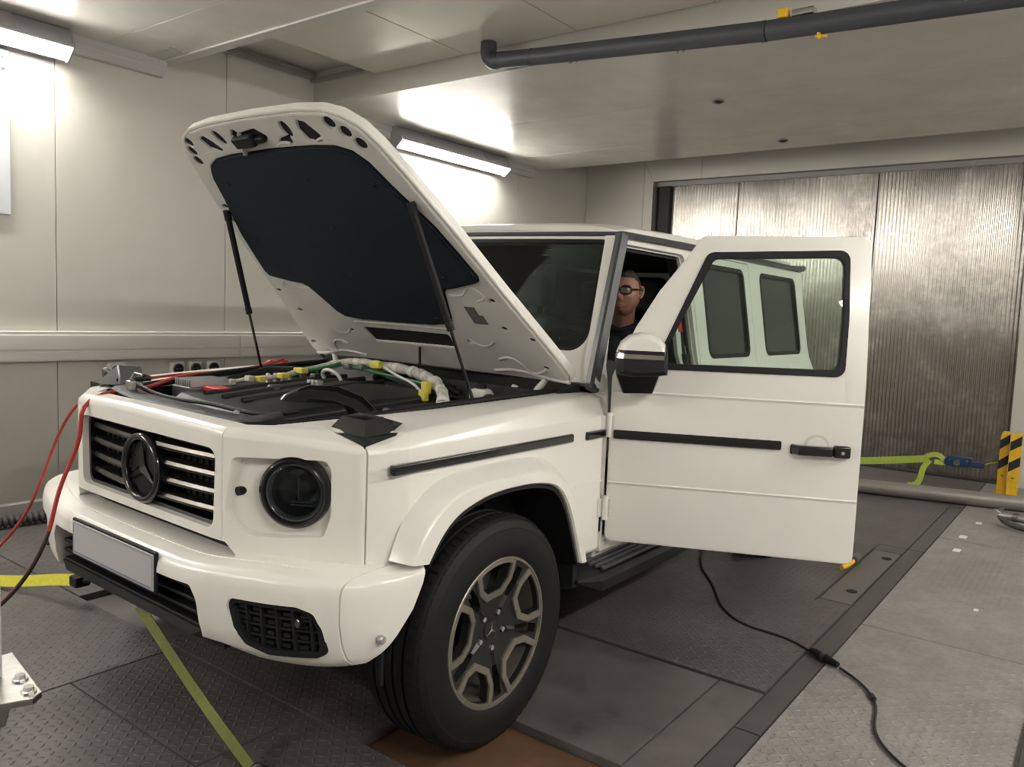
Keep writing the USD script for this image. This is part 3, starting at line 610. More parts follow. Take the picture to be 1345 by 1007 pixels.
for s in (1, -1):
    fg = ext(FOG, 0.55, 1.0, 'x'); BM = BM - (fg if s > 0 else fg.mirror((0, 1, 0)))
bu = group_node('bumper', car)
part('cover', BM ^ box(0, 1, -0.872, 0.872, 0, 1), 'white_paint', bu)
for s in (1, -1):
    part('end_piece', BM ^ (box(0, 1, 0.876, 1.1, 0, 1) if s > 0 else box(0, 1, -1.1, -0.876, 0, 1)), 'white_paint', bu)
    M = (lambda m: m) if s > 0 else mirror_y
    # fog grille: frame, mesh of bars, sensor
    def fx(y): return np.interp(y, half[::-1][:, 1], half[::-1][:, 0])
    def bend(m, d0=0.0): return m.refine_to_length(0.03).warp_batch(lambda q: np.stack([q[:, 0] + fx(np.abs(q[:, 1])), q[:, 1], q[:, 2]], 1))
    part('fog_frame', M(bend(ext(FOG.buffer(0.002).difference(FOG.buffer(-0.014)), -0.05, -0.006, 'x'))), 'black_plastic', bu)
    part('fog_back', M(bend(ext(FOG, -0.075, -0.068, 'x'))), 'void', bu)
    bars = []
    for k in range(1, 6): bars.append(ext(sg.LineString([(0.565 + 0.047 * k, 0.66), (0.58 + 0.047 * k, 0.49)]).buffer(0.0035).intersection(FOG), -0.04, -0.014, 'x'))
    for k in range(4): bars.append(ext(sg.LineString([(0.54, 0.622 - 0.03 * k), (0.90, 0.628 - 0.03 * k)]).buffer(0.0035).intersection(FOG), -0.04, -0.018, 'x'))
    for k in range(-1, 6):
        for j in range(-1, 4): bars.append(ext(rrect(0.598 + 0.047 * k, 0.607 - 0.030 * j, 0.022, 0.010, 0.003, 2).intersection(FOG), -0.045, -0.020, 'x'))
    part('fog_mesh', M(bend(m3.Manifold.batch_boolean([b for b in bars if not b.is_empty()], MAX))), 'black_plastic', bu)
    part('parking_sensor', M(lathe([(0.0, fx(0.775) - 0.03), (0.014, fx(0.775) - 0.03), (0.014, fx(0.775) - 0.010), (0.011, fx(0.775) - 0.008), (0.0, fx(0.775) - 0.008)], (0, 0.775, 0.588), 'x', 20)), 'black_gloss', bu)
    part('parking_sensor', M(lathe([(0.0, 0.925), (0.0125, 0.925), (0.0125, 0.938), (0.0095, 0.941), (0.0, 0.941)], (0.535, 0, 0.537), 'y', 20)), 'aluminium', bu, 'small round parking sensor on the white end piece')
part('lower_grille', cat(box(0.70, 0.72, -0.45, 0.45, 0.42, 0.63), *[rbox(0.72, 0.79, -0.44, 0.44, z, z + 0.012, 0.004) for z in (0.50, 0.535, 0.57, 0.605)]), 'black_plastic', bu)
part('lip', hull([(0.800, y, 0.475) for y in (-0.40, 0.40)] + [(0.79, y, 0.50) for y in (-0.45, 0.45)] + [(0.60, y, 0.43) for y in (-0.45, 0.45)] + [(0.60, y, 0.50) for y in (-0.45, 0.45)] + [(0.77, y, 0.455) for y in (-0.40, 0.40)]), 'black_plastic', bu)
part('skid_plate', hull([(0.62, y, 0.44) for y in (-0.33, 0.33)] + [(0.25, y, 0.30) for y in (-0.33, 0.33)] + [(0.62, y, 0.46) for y in (-0.33, 0.33)] + [(0.25, y, 0.32) for y in (-0.33, 0.33)]), 'grey_trim', bu)
pl = group_node('number_plate', car)
part('holder', rbox(0.826, 0.838, -0.268, 0.268, 0.570, 0.700, 0.004), 'black_plastic', pl)
part('plate', rbox(0.837, 0.841, -0.26, 0.26, 0.578, 0.692, 0.0018), 'plate', pl, 'plain grey number plate')
part('plate_edge', ext(rp(-0.256, 0.256, 0.582, 0.688, 0.006).difference(rp(-0.252, 0.252, 0.586, 0.684, 0.005)), 0.8405, 0.8420, 'x'), 'aluminium', pl)
part('blue_band', box(0.8405, 0.8416, -0.252, 0.252, 0.5815, 0.588), 'plate_blue', pl)

# ---- wheels
def wheel(cx, s):
    w = group_node('wheel', car); c = (cx, 0, 0.398)
    M = (lambda m: m) if s > 0 else mirror_y
    P = lambda name, mesh, m, **k: part(name, M(mesh), m, w, roll=False, **k)
    yo = 0.955
    prof = [(0.258, yo - 0.012), (0.272, yo - 0.004), (0.300, yo), (0.330, yo - 0.001), (0.352, yo - 0.007), (0.357, yo - 0.006), (0.374, yo - 0.013), (0.388, yo - 0.024), (0.3955, yo - 0.040)]
    gy = [yo - 0.075, yo - 0.118, yo - 0.157, yo - 0.200]
    for y in gy: prof += [(0.3975, y + 0.006), (0.388, y + 0.004), (0.388, y - 0.004), (0.3975, y - 0.006)]
    prof += [(0.395, yo - 0.235), (0.387, yo - 0.251), (0.36, yo - 0.270), (0.30, yo - 0.275), (0.258, yo - 0.262)]
    P('tyre', lathe(prof, c, 'y', 96), 'rubber')
    # shoulder blocks: sipes as thin dark ribs round the outer shoulder
    ms = []
    for k in range(72):
        a = 2 * np.pi * k / 72; e_ = V(np.cos(a), 0, np.sin(a)); t = V(-np.sin(a), 0, np.cos(a)); c_ = V(*c)
        q = [c_ + e_ * rr + V(0, y, 0) + t * d for rr, y in ((0.3845, yo - 0.0185), (0.3975, yo - 0.043), (0.3995, yo - 0.066), (0.380, yo - 0.06)) for d in (-0.0115, 0.0115)]
        ms.append(hull(q))
    P('tread_blocks', cat(*ms), 'rubber', kind='stuff')
    P('rim_barrel', lathe([(0.2545, yo - 0.010), (0.2585, yo - 0.014), (0.2585, yo - 0.03), (0.243, yo - 0.05), (0.236, yo - 0.25), (0.230, yo - 0.25), (0.232, yo - 0.05), (0.243, yo - 0.022), (0.248, yo - 0.010)], c, 'y', 80), 'machined')
    # face: five broad hexagonal windows with machined frames, five slim slots between
    def pol(a, r_): return (r_ * math.cos(a), r_ * math.sin(a))
    wins, slots, frames, lugs = [], [], [], []
    for k in range(5):
        a0 = math.radians(85 + 72 * k); ca, sa = math.cos(a0), math.sin(a0)
        T = lambda q: [(x * ca - y * sa, x * sa + y * ca) for x, y in q]     # x outwards
        hexo = [(0.118, -0.042), (0.118, 0.042), (0.158, 0.086), (0.262, 0.118), (0.262, -0.118), (0.158, -0.086)]
        ho = sg.Polygon(T(hexo)); hi = ho.buffer(-0.024, join_style=2)
        hi = hi.intersection(sg.Point(0, 0).buffer(0.236, quad_segs=24)); hi = hi.buffer(-0.006).buffer(0.006)
        wins.append(hi); frames.append(ho.difference(hi.buffer(0.0005)).intersection(sg.Point(0, 0).buffer(0.2475, quad_segs=32)).intersection(sg.Polygon(T([(0.110, -0.2), (0.110, 0.2), (0.3, 0.2), (0.3, -0.2)]))))
        a1 = a0 + math.radians(36); cb, sb = math.cos(a1), math.sin(a1)
        U = lambda q: [(x * cb - y * sb, x * sb + y * cb) for x, y in q]
        slots.append(sg.Polygon(U([(0.128, -0.009), (0.128, 0.009), (0.175, 0.017), (0.228, 0.013), (0.228, -0.013), (0.175, -0.017)])).buffer(0.003))
        lugs.append(sg.Point(*pol(a1, 0.064)).buffer(0.0125))
    disc = sg.Point(0, 0).buffer(0.246, quad_segs=32).difference(unary_union(wins + slots + lugs))
    f0 = ext(disc, -yo + 0.020, -yo + 0.050, 'z')
    up = lambda m: m.transform(np.array([[1, 0, 0, cx], [0, 0, -1, 0], [0, 1, 0, 0.398]], float))
    def dish(m): return m.refine_to_length(0.04).warp_batch(lambda q: np.stack([q[:, 0], q[:, 1], q[:, 2] + 0.035 * np.clip(1 - np.hypot(q[:, 0], q[:, 1]) / 0.23, 0, 1)], 1))
    P('rim_face', up(dish(f0)), 'rim_dark', smooth=25)
    fr = unary_union(frames)
    P('rim_frame', up(dish(bevel(fr, -(-yo + 0.024), -(-yo + 0.011), 0.003).mirror((0, 0, 1)).translate((0, 0, 0)))), 'machined', smooth=20)
    ang = [math.radians(85 + 36 + 72 * k) for k in range(5)]
    
    for a in ang: P('spoke_ridge', up(dish(hull([(math.cos(a) * r_ - math.sin(a) * d, math.sin(a) * r_ + math.cos(a) * d, -yo + z) for r_, d, z in ((0.075, -0.018, 0.024), (0.075, 0.018, 0.024), (0.125, -0.012, 0.024), (0.125, 0.012, 0.024), (0.08, 0.0, 0.010), (0.12, 0.0, 0.013))]))), 'rim_dark', smooth=12)
    for a in ang: P('wheel_bolt', m3.Manifold.cylinder(0.03, 0.0095, 0.0095, 6).transform(np.array([[1, 0, 0, cx + 0.064 * math.cos(a)], [0, 0, -1, yo - 0.040], [0, 1, 0, 0.398 + 0.064 * math.sin(a)]], float)), 'aluminium')
    P('centre_cap', lathe([(0.0, yo - 0.043), (0.022, yo - 0.043), (0.034, yo - 0.046), (0.038, yo - 0.055), (0.0, yo - 0.055)], c, 'y', 32), 'rim_dark')
    st = [hull([(0.030 * math.cos(a), 0.030 * math.sin(a), 0), (0.004 * math.cos(a + 1.57), 0.004 * math.sin(a + 1.57), 0), (0.004 * math.cos(a - 1.57), 0.004 * math.sin(a - 1.57), 0), (0.0, 0.0, -0.003), (0, 0, 0.001)]) for a in (np.pi / 2, np.pi / 2 + 2.0944, np.pi / 2 + 4.1888)]
    P('cap_star', up(m3.Manifold.batch_boolean(st, MAX).translate((0, 0, -yo + 0.0425))), 'machined')
    P('brake_disc', lathe([(0.07, yo - 0.135), (0.185, yo - 0.135), (0.185, yo - 0.16), (0.07, yo - 0.16)], c, 'y', 48), 'clamp_grey')
    P('caliper', hull([(cx + 0.205 * math.cos(a), y, 0.398 + 0.205 * math.sin(a)) for a in (2.2, 2.6, 3.0) for y in (yo - 0.11, yo - 0.18)] + [(cx + 0.12 * math.cos(a), y, 0.398 + 0.12 * math.sin(a)) for a in (2.3, 2.9) for y in (yo - 0.11, yo - 0.18)], 0.008, 8), 'clamp_grey')
    P('axle', lathe([(0.0, yo - 0.10), (0.09, yo - 0.10), (0.09, yo - 0.9), (0.0, yo - 0.9)], c, 'y', 24), 'void')
for cx in (0.0, WBX):
    for s in (1, -1): wheel(cx, s)

# ---- running boards
for s in (1, -1):
    M = (lambda m: m) if s > 0 else mirror_y
    rb = group_node('running_board', car)
    part('step', M(hull([(-0.515, y, z) for y, z in ((0.80, 0.45), (0.93, 0.44), (0.80, 0.39))] + [(-0.62, 0.975, 0.43), (-0.62, 0.975, 0.395), (-2.33, 0.975, 0.43), (-2.33, 0.975, 0.395), (-2.40, 0.80, 0.45), (-2.40, 0.80, 0.39), (-0.62, 0.80, 0.462), (-2.33, 0.80, 0.462), (-0.62, 0.96, 0.445), (-2.33, 0.96, 0.445)], 0.008, 8)), 'black_plastic', rb)
    for k in range(5): part('tread_rib', M(rbox(-2.30, -0.66 - 0.012 * k * 0, 0.825 + 0.031 * k - 0.008, 0.825 + 0.031 * k + 0.008, 0.458, 0.4755 - 0.0008 * k, 0.004)), 'grey_trim', rb)
for s in (1, -1): part('sill', hull([(x, s * y, z) for x in (-0.74, -2.36) for y, z in ((0.80, 0.53), (0.862, 0.52), (0.80, 0.46), (0.85, 0.47))], 0.006, 8), 'inner_paint')
part('chassis', cat(box(-3.5, 0.55, 0.36, 0.48, 0.38, 0.52), box(-3.5, 0.55, -0.48, -0.36, 0.38, 0.52), box(-3.55, -0.72, -0.80, 0.80, 0.48, 0.53), box(-0.3, 0.5, -0.3, 0.3, 0.32, 0.6)), 'void')
part('arch_bracket', rbox(0.47, 0.485, 0.86, 0.88, 0.36, 0.55, 0.004), 'black_plastic')
# ---- cabin body: sides follow a profile that tucks in above the belt line
def ysd(z): return np.interp(z, [0.5, 1.13, 1.19, 1.235, 1.27, 1.80, 1.90], [0.882, 0.882, 0.872, 0.845, 0.832, 0.752, 0.737])
def side(poly2, d0, d1, s=1, ref=0.09):
    """outline in (x, z) laid on the body side, from d0 to d1 outside its surface"""
    m = ext(poly2, -d1, -d0, 'z').refine_to_length(ref)
    return m.warp_batch(lambda q: np.stack([q[:, 0], s * (ysd(q[:, 1]) - q[:, 2]), q[:, 1]], 1))
OPEN = rpoly([(-0.765, 0.535), (-0.765, 1.16), (-0.815, 1.27), (-0.885, 1.45), (-0.960, 1.64), (-1.045, 1.795), (-1.66, 1.795), (-1.70, 1.62), (-1.73, 1.25), (-1.735, 0.535)], 0.035, 6)
RDOOR = rpoly([(-1.762, 0.545), (-1.762, 1.25), (-1.735, 1.808), (-2.545, 1.808), (-2.56, 0.90), (-2.42, 0.82), (-2.36, 0.545)], 0.03, 6)
W1 = rpoly([(-1.885, 1.275), (-2.475, 1.275), (-2.455, 1.772), (-1.865, 1.772)], 0.055, 8)
W2 = rpoly([(-2.735, 1.275), (-3.40, 1.275), (-3.38, 1.772), (-2.715, 1.772)], 0.055, 8)
SIDE = sg.Polygon([(-0.751, 0.50), (-0.751, 1.165), (-0.70, 1.185), (-0.690, 1.205), (-0.985, 1.825), (-3.52, 1.825), (-3.56, 1.25), (-3.56, 0.62), (-3.25, 0.60), (-3.25, 0.80), (-2.55, 0.80), (-2.55, 0.50)])
arch_r = sg.Polygon([(x + WBX, z) for x, z in [(-0.50, 0.3), (-0.50, 0.50), (-0.435, 0.68), (-0.385, 0.78), (-0.335, 0.855), (-0.24, 0.895), (-0.06, 0.912), (0.106, 0.905), (0.24, 0.872), (0.32, 0.82), (0.375, 0.74), (0.42, 0.62), (0.44, 0.3)]])
SIDE = sg.Polygon([(-0.751, 0.50), (-0.751, 1.165), (-0.70, 1.185), (-0.690, 1.205), (-0.985, 1.825), (-3.52, 1.825), (-3.56, 1.25), (-3.56, 0.50)]).difference(arch_r)
gap = 0.004
for s in (1, -1):
    base = SIDE.difference(RDOOR.buffer(gap)).difference(W2)
    base = base.difference(OPEN if s > 0 else OPEN.buffer(gap))
    part('body_side', side(base, -0.05, 0.0, s), 'white_paint')
    rd = group_node('rear_door', car)
    part('panel', side(RDOOR.difference(W1), -0.045, 0.0, s), 'white_paint', rd)
    part('window_seal', side(W1.buffer(0.001).difference(W1.buffer(-0.022)), -0.02, 0.003, s), 'black_plastic', rd); part('window', side(W1.buffer(-0.018), -0.016, -0.010, s), 'privacy_glass', rd)
    hy = 0.884
    part('handle', rbox(-2.50, -2.31, min(s * hy, s * (hy + 0.04)), max(s * hy, s * (hy + 0.04)), 0.985, 1.015, 0.008), 'black_gloss', rd)
    part('trim_strip', rbox(-2.24, -1.79, min(s * 0.87, s * 0.898), max(s * 0.87, s * 0.898), 0.988, 1.02, 0.006), 'black_gloss', rd)
    part('door_gap', side(RDOOR.buffer(gap + 0.01).difference(RDOOR.buffer(-0.02)), -0.075, -0.05, s), 'void', rd)
    qw = group_node('quarter_window', car)
    part('seal', side(W2.buffer(0.001).difference(W2.buffer(-0.022)), -0.02, 0.003, s), 'black_plastic', qw); part('pane', side(W2.buffer(-0.018), -0.016, -0.010, s), 'privacy_glass', qw)
    # A pillar cover and roof gutter
    pp = [(-0.690, 0.850, 1.175), (-0.716, 0.842, 1.225), (-0.80, 0.822, 1.40), (-0.90, 0.800, 1.61), (-0.995, 0.778, 1.805), (-1.008, 0.772, 1.83)]
    part('pillar_cover', tube([(x, s * y, z) for x, y, z in pp], 1.0, prof=[(-0.026, -0.022), (0.026, -0.022), (0.027, 0.004), (0.02, 0.013), (-0.02, 0.013), (-0.027, 0.004)], up=(0.25, s * 1.0, 0.1)), 'grey_trim')
    gt = [(-1.005, 0.765, 1.835), (-1.6, 0.768, 1.842), (-2.6, 0.768, 1.845), (-3.50, 0.765, 1.842), (-3.56, 0.72, 1.84)]
    part('roof_gutter', tube([(x, s * y, z) for x, y, z in gt], 1.0, prof=[(-0.018, -0.012), (0.012, -0.012), (0.016, 0.0), (0.010, 0.010), (-0.018, 0.010)], up=(0, 0, 1)), 'grey_trim')
    # belt line crease and lower crease behind the fender
    part('crease', cat(side(rrect(-0.635, 0.803, 0.20, 0.010, 0.004), -0.005, 0.004, s), side(sg.box(-3.5, 1.172, -1.77, 1.18), -0.005, 0.003, s)), 'white_paint')
# roof
rf = []
for x, z, hw in ((-0.985, 1.842, 0.70), (-1.02, 1.872, 0.71), (-1.15, 1.892, 0.725), (-1.6, 1.905, 0.73), (-2.4, 1.910, 0.73), (-3.2, 1.902, 0.73), (-3.48, 1.880, 0.715), (-3.53, 1.845, 0.70)):
    bx_ = lambda y: -0.045 * (y / 0.75) ** 2 * max(0.0, 1 - (-0.985 - x) / 0.5)
    row = [(x + bx_(y), y, z - 0.020 * abs(y / hw) ** 10 + 0.012 - 0.010 * (y / hw) ** 2) for y in np.linspace(-hw, hw, 25)]
    bq = bx_(hw)
    row += [(x + bq, hw + 0.016, z - 0.040), (x + bq, hw + 0.018, min(z - 0.055, 1.85)), (x + bq, hw + 0.01, 1.828), (x + bq, -hw - 0.01, 1.828), (x + bq, -hw - 0.018, min(z - 0.055, 1.85)), (x + bq, -hw - 0.016, z - 0.040)]
    rf.append(row)
part('roof', loft(rf), 'white_paint')
part('roof_lining', box(-3.45, -1.10, -0.72, 0.72, 1.795, 1.826), 'seat')
part('roof_front_seal', tube([(-0.978 - 0.045 * (y / 0.75) ** 2, y, 1.832) for y in np.linspace(-0.77, 0.77, 21)], 0.013, 8), 'grey_trim')
part('roof_end_cap', tube([(-3.50, 0.775, 1.85), (-3.55, 0.74, 1.852), (-3.565, 0.6, 1.855), (-3.57, 0, 1.857), (-3.565, -0.6, 1.855), (-3.55, -0.74, 1.852), (-3.50, -0.775, 1.85)], 0.020, 10), 'grey_trim')
# windscreen: frame, glass, wipers
def ws(poly2, d0, d1, ref=0.15):
    """outline in (y, height along the screen 0..1.0 => z 1.19..1.83) on the windscreen plane"""
    m = ext(poly2, d0, d1, 'z').refine_to_length(ref); n_ = V(0.62, 0, 0.305); n_ /= np.linalg.norm(n_)
    def fn(q):
        t = (q[:, 1] - 1.19) / 0.64; x = -0.685 - 0.300 * t - 0.045 * (q[:, 0] / 0.75) ** 2
        return np.stack([x + q[:, 2] * n_[0], q[:, 0], q[:, 1] + q[:, 2] * n_[2]], 1)
    return m.warp_batch(fn)
SCR = sg.Polygon([(-0.812, 1.19), (0.812, 1.19), (0.768, 1.845), (-0.768, 1.845)])
GLS = rpoly([(-0.742, 1.315), (0.742, 1.315), (0.738, 1.806), (-0.738, 1.806)], 0.075, 8)
part('windscreen_frame', ws(SCR.difference(GLS), -0.03, 0.012), 'white_paint')
sc = group_node('windscreen', car)
part('seal', ws(GLS.buffer(0.001).difference(GLS.buffer(-0.016)), -0.012, 0.008), 'black_plastic', sc)
part('black_border', ws(GLS.buffer(-0.014).difference(rpoly([(-0.715, 1.36), (0.715, 1.36), (0.675, 1.775), (-0.675, 1.775)], 0.05)), -0.008, -0.003), 'void', sc)
part('glass', ws(GLS.buffer(-0.012), 0.0, 0.005), 'pane_screen', sc)
part('mirror_foot', hull([(-0.985, y, z) for y, z in ((-0.06, 1.775), (0.06, 1.775), (-0.04, 1.70), (0.04, 1.70))] + [(-1.03, 0, 1.73)], 0.006, 8), 'black_plastic', sc)
part('rear_view_mirror', rbox(-1.05, -1.03, -0.12, 0.12, 1.655, 1.715, 0.01), 'black_plastic', sc)
# cowl
part('cowl', hull([(-0.60, s * 0.74, 1.155) for s in (1, -1)] + [(-0.70, s * 0.78, 1.195) for s in (1, -1)] + [(-0.70, s * 0.78, 1.10) for s in (1, -1)] + [(-0.56, s * 0.72, 1.08) for s in (1, -1)]), 'black_plastic')
for y0 in (0.05, -0.62): part('wiper', cat(tube([(-0.66, y0, 1.212), (-0.715, y0 + 0.25, 1.255), (-0.735, y0 + 0.45, 1.285)], 0.008, 8), tube([(-0.705, y0 - 0.05, 1.25), (-0.738, y0 + 0.55, 1.292)], 0.006, 6)), 'black_plastic')
# tail
part('tail_panel', ext(rpoly([(-0.86, 0.5), (0.86, 0.5), (0.86, 1.15), (0.80, 1.27), (0.735, 1.83), (-0.735, 1.83), (-0.80, 1.27), (-0.86, 1.15)], 0.02).difference(rpoly([(-0.62, 1.28), (0.62, 1.28), (0.56, 1.74), (-0.56, 1.74)], 0.06)), -3.60, -3.555, 'x'), 'white_paint')
part('tail_window', ext(rpoly([(-0.63, 1.27), (0.63, 1.27), (0.57, 1.75), (-0.57, 1.75)], 0.06), -3.585, -3.578, 'x'), 'privacy_glass')

# ---- interior
part('cabin_floor', box(-3.5, -0.76, -0.79, 0.79, 0.55, 0.60), 'seat')
part('firewall', ext([(-0.78, 0.56), (-0.80, 0.56), (-0.82, 1.20), (-0.78, 1.20)], -0.80, 0.80, 'y'), 'void')
part('dashboard', hull([(-0.80, s * 0.74, z) for s in (1, -1) for z in (0.85, 1.265)] + [(-1.02, s * 0.74, 1.27) for s in (1, -1)] + [(-1.08, s * 0.74, 1.20) for s in (1, -1)] + [(-1.0, s * 0.74, 0.85) for s in (1, -1)], 0.012, 8), 'seat')
part('instrument_screen', rbox(-1.085, -1.07, -0.18, 0.60, 1.205, 1.335, 0.008), 'black_gloss')
part('centre_console', rbox(-1.9, -1.0, -0.14, 0.14, 0.60, 0.98, 0.03), 'seat')
swn = group_node('steering_wheel', car)
ca, sa = math.cos(math.radians(66)), math.sin(math.radians(66))
SW = lambda a, rr, d=0: (-1.235 + rr * ca * np.cos(a) * -1 * -1 - d * sa, 0.395 + rr * np.sin(a), 1.245 + rr * sa * np.cos(a) + d * ca * -1 * -1)
part('wheel_rim', tube([SW(a, 0.188) for a in np.linspace(0, 2 * np.pi, 40, endpoint=False)], 0.015, 10, closed=True), 'seat', swn)
part('spokes', cat(*[tube([SW(a, 0.03), SW(a, 0.185)], [0.022, 0.014], 8) for a in (1.5, -1.5, math.pi)]), 'aluminium', swn)
part('hub', hull([SW(a, 0.065) for a in np.linspace(0, 6.28, 12)], 0.02, 8), 'seat', swn)
part('column', tube([SW(0, 0), (-1.0, 0.395, 1.12)], 0.04, 10), 'seat', swn)
def seat(x, y):
    st = group_node('seat', car)
    part('cushion', rbox(x - 0.02, x + 0.50, y - 0.25, y + 0.25, 0.72, 0.90, 0.05), 'seat', st)
    b = [(x + 0.06, -0.24, 0.86), (x + 0.06, 0.24, 0.86), (x - 0.05, -0.24, 0.86), (x - 0.05, 0.24, 0.86), (x - 0.06, -0.20, 1.42), (x - 0.06, 0.20, 1.42), (x - 0.15, -0.20, 1.42), (x - 0.15, 0.20, 1.42)]
    part('backrest', hull([(p, q + y, z) for p, q, z in b], 0.035, 8), 'seat', st)
    part('headrest', hull([(x - 0.12, y + q, z) for q in (-0.11, 0.11) for z in (1.53, 1.66)] + [(x - 0.17, y + q, z) for q in (-0.11, 0.11) for z in (1.53, 1.66)], 0.03, 8), 'seat', st)
    for q in (-0.06, 0.06): part('headrest_post', tube([(x - 0.13, y + q, 1.40), (x - 0.145, y + q, 1.56)], 0.007, 8), 'steel', st)
seat(-1.78, 0.39); seat(-1.78, -0.39); seat(-2.60, 0.36); seat(-2.60, -0.36)
part('seat_belt', tube([(-1.70, 0.735, 1.62), (-1.72, 0.76, 1.45), (-1.73, 0.775, 1.0), (-1.72, 0.77, 0.72)], 1.0, prof=[(-0.022, -0.001), (0.022, -0.001), (0.022, 0.001), (-0.022, 0.001)], up=(0, 1, 0)), 'cable_black')
# door opening: inner frame, seal, striker, red tag
part('opening_flange', side(OPEN.buffer(0.002).difference(OPEN.buffer(-0.012)), -0.07, -0.02), 'inner_paint')
part('opening_seal', side(OPEN.buffer(-0.010).difference(OPEN.buffer(-0.026)), -0.085, -0.035), 'rubber')
part('pillar_jamb', side(rpoly([(-1.632, 0.62), (-1.622, 1.30), (-1.612, 1.58), (-1.66, 1.63), (-1.80, 1.63), (-1.80, 0.62)], 0.02), -0.075, -0.055), 'inner_paint')
part('pillar_ridge', side(rpoly([(-1.70, 0.62), (-1.695, 1.60), (-1.71, 1.60), (-1.715, 0.62)], 0.003), -0.056, -0.045), 'inner_paint')
part('striker', cat(rbox(-1.72, -1.66, 0.755, 0.80, 1.235, 1.30, 0.006), side(sg.box(-1.70, 1.30, -1.672, 1.41), -0.056, -0.050)), 'black_plastic')
part('red_tag', side(sg.box(-1.745, 1.41, -1.650, 1.492), -0.0555, -0.050), 'bright_red', label='red tag on the middle pillar')
# ---- driver door, swung open about its hinges
TH = math.radians(64.8); HX, HY = -0.745, 0.885
def dmap(q):      # local: u along the door, z up, w outwards
    u, z, w = q[:, 0], q[:, 1], q[:, 2] - 0.15 * np.maximum(0, q[:, 1] - 1.255)
    return np.stack([HX - u * math.cos(TH) + w * math.sin(TH), HY + u * math.sin(TH) + w * math.cos(TH), z], 1)
def dx(poly2, w0, w1, ref=0.12, bev=0):
    m = (bevel(poly2, w0, w1, bev) if bev else ext(poly2, w0, w1, 'z')); return m.refine_to_length(ref).warp_batch(dmap)
def dm(m, ref=0.0): 
    if isinstance(m, m3.Manifold): return (m.refine_to_length(ref) if ref else m).warp_batch(dmap)
    return xf(m, dmap)
D = group_node('driver_door', car, 'open white driver door with black framed window')
def dpart(name, mesh, m, label=None, smooth=30): return obj(name, mesh, m, D, label=label, smooth=smooth)
OUT = rpoly([(0.016, 0.552), (0.016, 1.235), (0.100, 1.437), (0.185, 1.585), (0.300, 1.745), (0.345, 1.815), (0.985, 1.822), (0.985, 1.50), (0.985, 0.548)], 0.032, 8)
OUT = OUT.intersection(sg.Polygon([(0, 0.5), (1.2, 0.5), (1.2, 1.9), (0.40, 1.9), (0.36, 1.805), (0.0, 1.3)]).buffer(0.02))
WO = rpoly([(0.180, 1.272), (0.215, 1.372), (0.370, 1.748), (0.905, 1.768), (0.912, 1.50), (0.905, 1.278)], 0.038, 8)
WI = rpoly([(0.207, 1.296), (0.240, 1.382), (0.395, 1.722), (0.885, 1.738), (0.890, 1.50), (0.882, 1.303)], 0.034, 8)
dpart('outer_panel', dx(OUT.difference(WO.buffer(-0.01)), -0.045, 0.0, 0.14, 0.007), 'white_paint')
for z0 in (1.174, 0.799):
    dpart('crease', dm(hull([(u, z0 + dz, w) for u in (0.020, 0.980) for dz, w in ((-0.018, -0.004), (0.0, 0.0045), (0.009, -0.004))])), 'white_paint', smooth=12)
dpart('window_seal', dx(WO.difference(WI), -0.03, 0.006, 0.14, 0.003), 'black_plastic')
dpart('window_glass', dx(WI.buffer(0.004), -0.016, -0.011), 'pane_clear')
dpart('trim_strip', dm(rbox(0.034, 0.690, 0.981, 1.017, -0.002, 0.013, 0.006)), 'black_gloss')
dpart('cup', dx(sg.Point(0.822, 1.006).buffer(0.046).intersection(sg.box(0, 0.98, 1, 1.06)), -0.004, 0.0045, bev=0.003), 'inner_paint')
dpart('cup_shade', dx(sg.Point(0.822, 1.004).buffer(0.037).intersection(sg.box(0, 0.98, 1, 1.06)), 0.004, 0.0052), 'white_paint')
dpart('handle_base', dm(rbox(0.724, 0.946, 0.969, 1.008, -0.003, 0.012, 0.006)), 'black_plastic')
dpart('handle_grip', dm(hull([(u, z, w) for u, w in ((0.735, 0.012), (0.755, 0.036), (0.870, 0.036), (0.880, 0.012)) for z in (0.978, 1.002)], 0.007, 8)), 'black_gloss')
dpart('handle_button', dm(rbox(0.880, 0.942, 0.968, 1.016, 0.0, 0.034, 0.008)), 'black_gloss')
dpart('lock_cylinder', dm(m3.Manifold.cylinder(0.006, 0.0075, 0.0065, 16).translate((0.912, 0.990, 0.033))), 'chrome')
dpart('inner_trim', dx(rpoly([(0.04, 0.60), (0.04, 1.21), (0.10, 1.262), (0.95, 1.262), (0.95, 0.60)], 0.03), -0.095, -0.045, bev=0.015), 'seat')
dpart('arm_rest', dm(rbox(0.25, 0.85, 0.93, 1.0, -0.15, -0.09, 0.02)), 'seat')
dpart('inner_frame', dx(OUT.buffer(-0.012).intersection(sg.box(0, 1.26, 1.2, 1.9)).difference(WI.buffer(0.004)), -0.062, -0.044), 'black_plastic')
dpart('door_edge_seal', dx(OUT.buffer(-0.014).difference(OUT.buffer(-0.028)), -0.065, -0.044), 'rubber')
# hinges on the pillar edge
for z0 in (1.035, 0.69):
    h = group_node('door_hinge', car)
    obj('knuckle', lathe([(0.0, -0.05), (0.012, -0.05), (0.013, -0.045), (0.013, 0.045), (0.012, 0.05), (0.0, 0.05)], (HX - 0.006, HY + 0.012, z0), 'z', 14), 'white_paint', h)
    obj('leaf', cat(box(HX - 0.004, HX + 0.035, HY - 0.012, HY + 0.002, z0 - 0.038, z0 + 0.038), xf(box(0.0, 0.035, z0 - 0.038, z0 + 0.038, -0.008, 0.004), dmap)), 'inner_paint', h)
obj('check_strap', cat(rbox(-0.80, -0.72, 0.845, 0.880, 0.585, 0.645, 0.004), rbox(-0.785, -0.765, 0.82, 0.875, 0.53, 0.66, 0.004)), 'black_plastic', car)
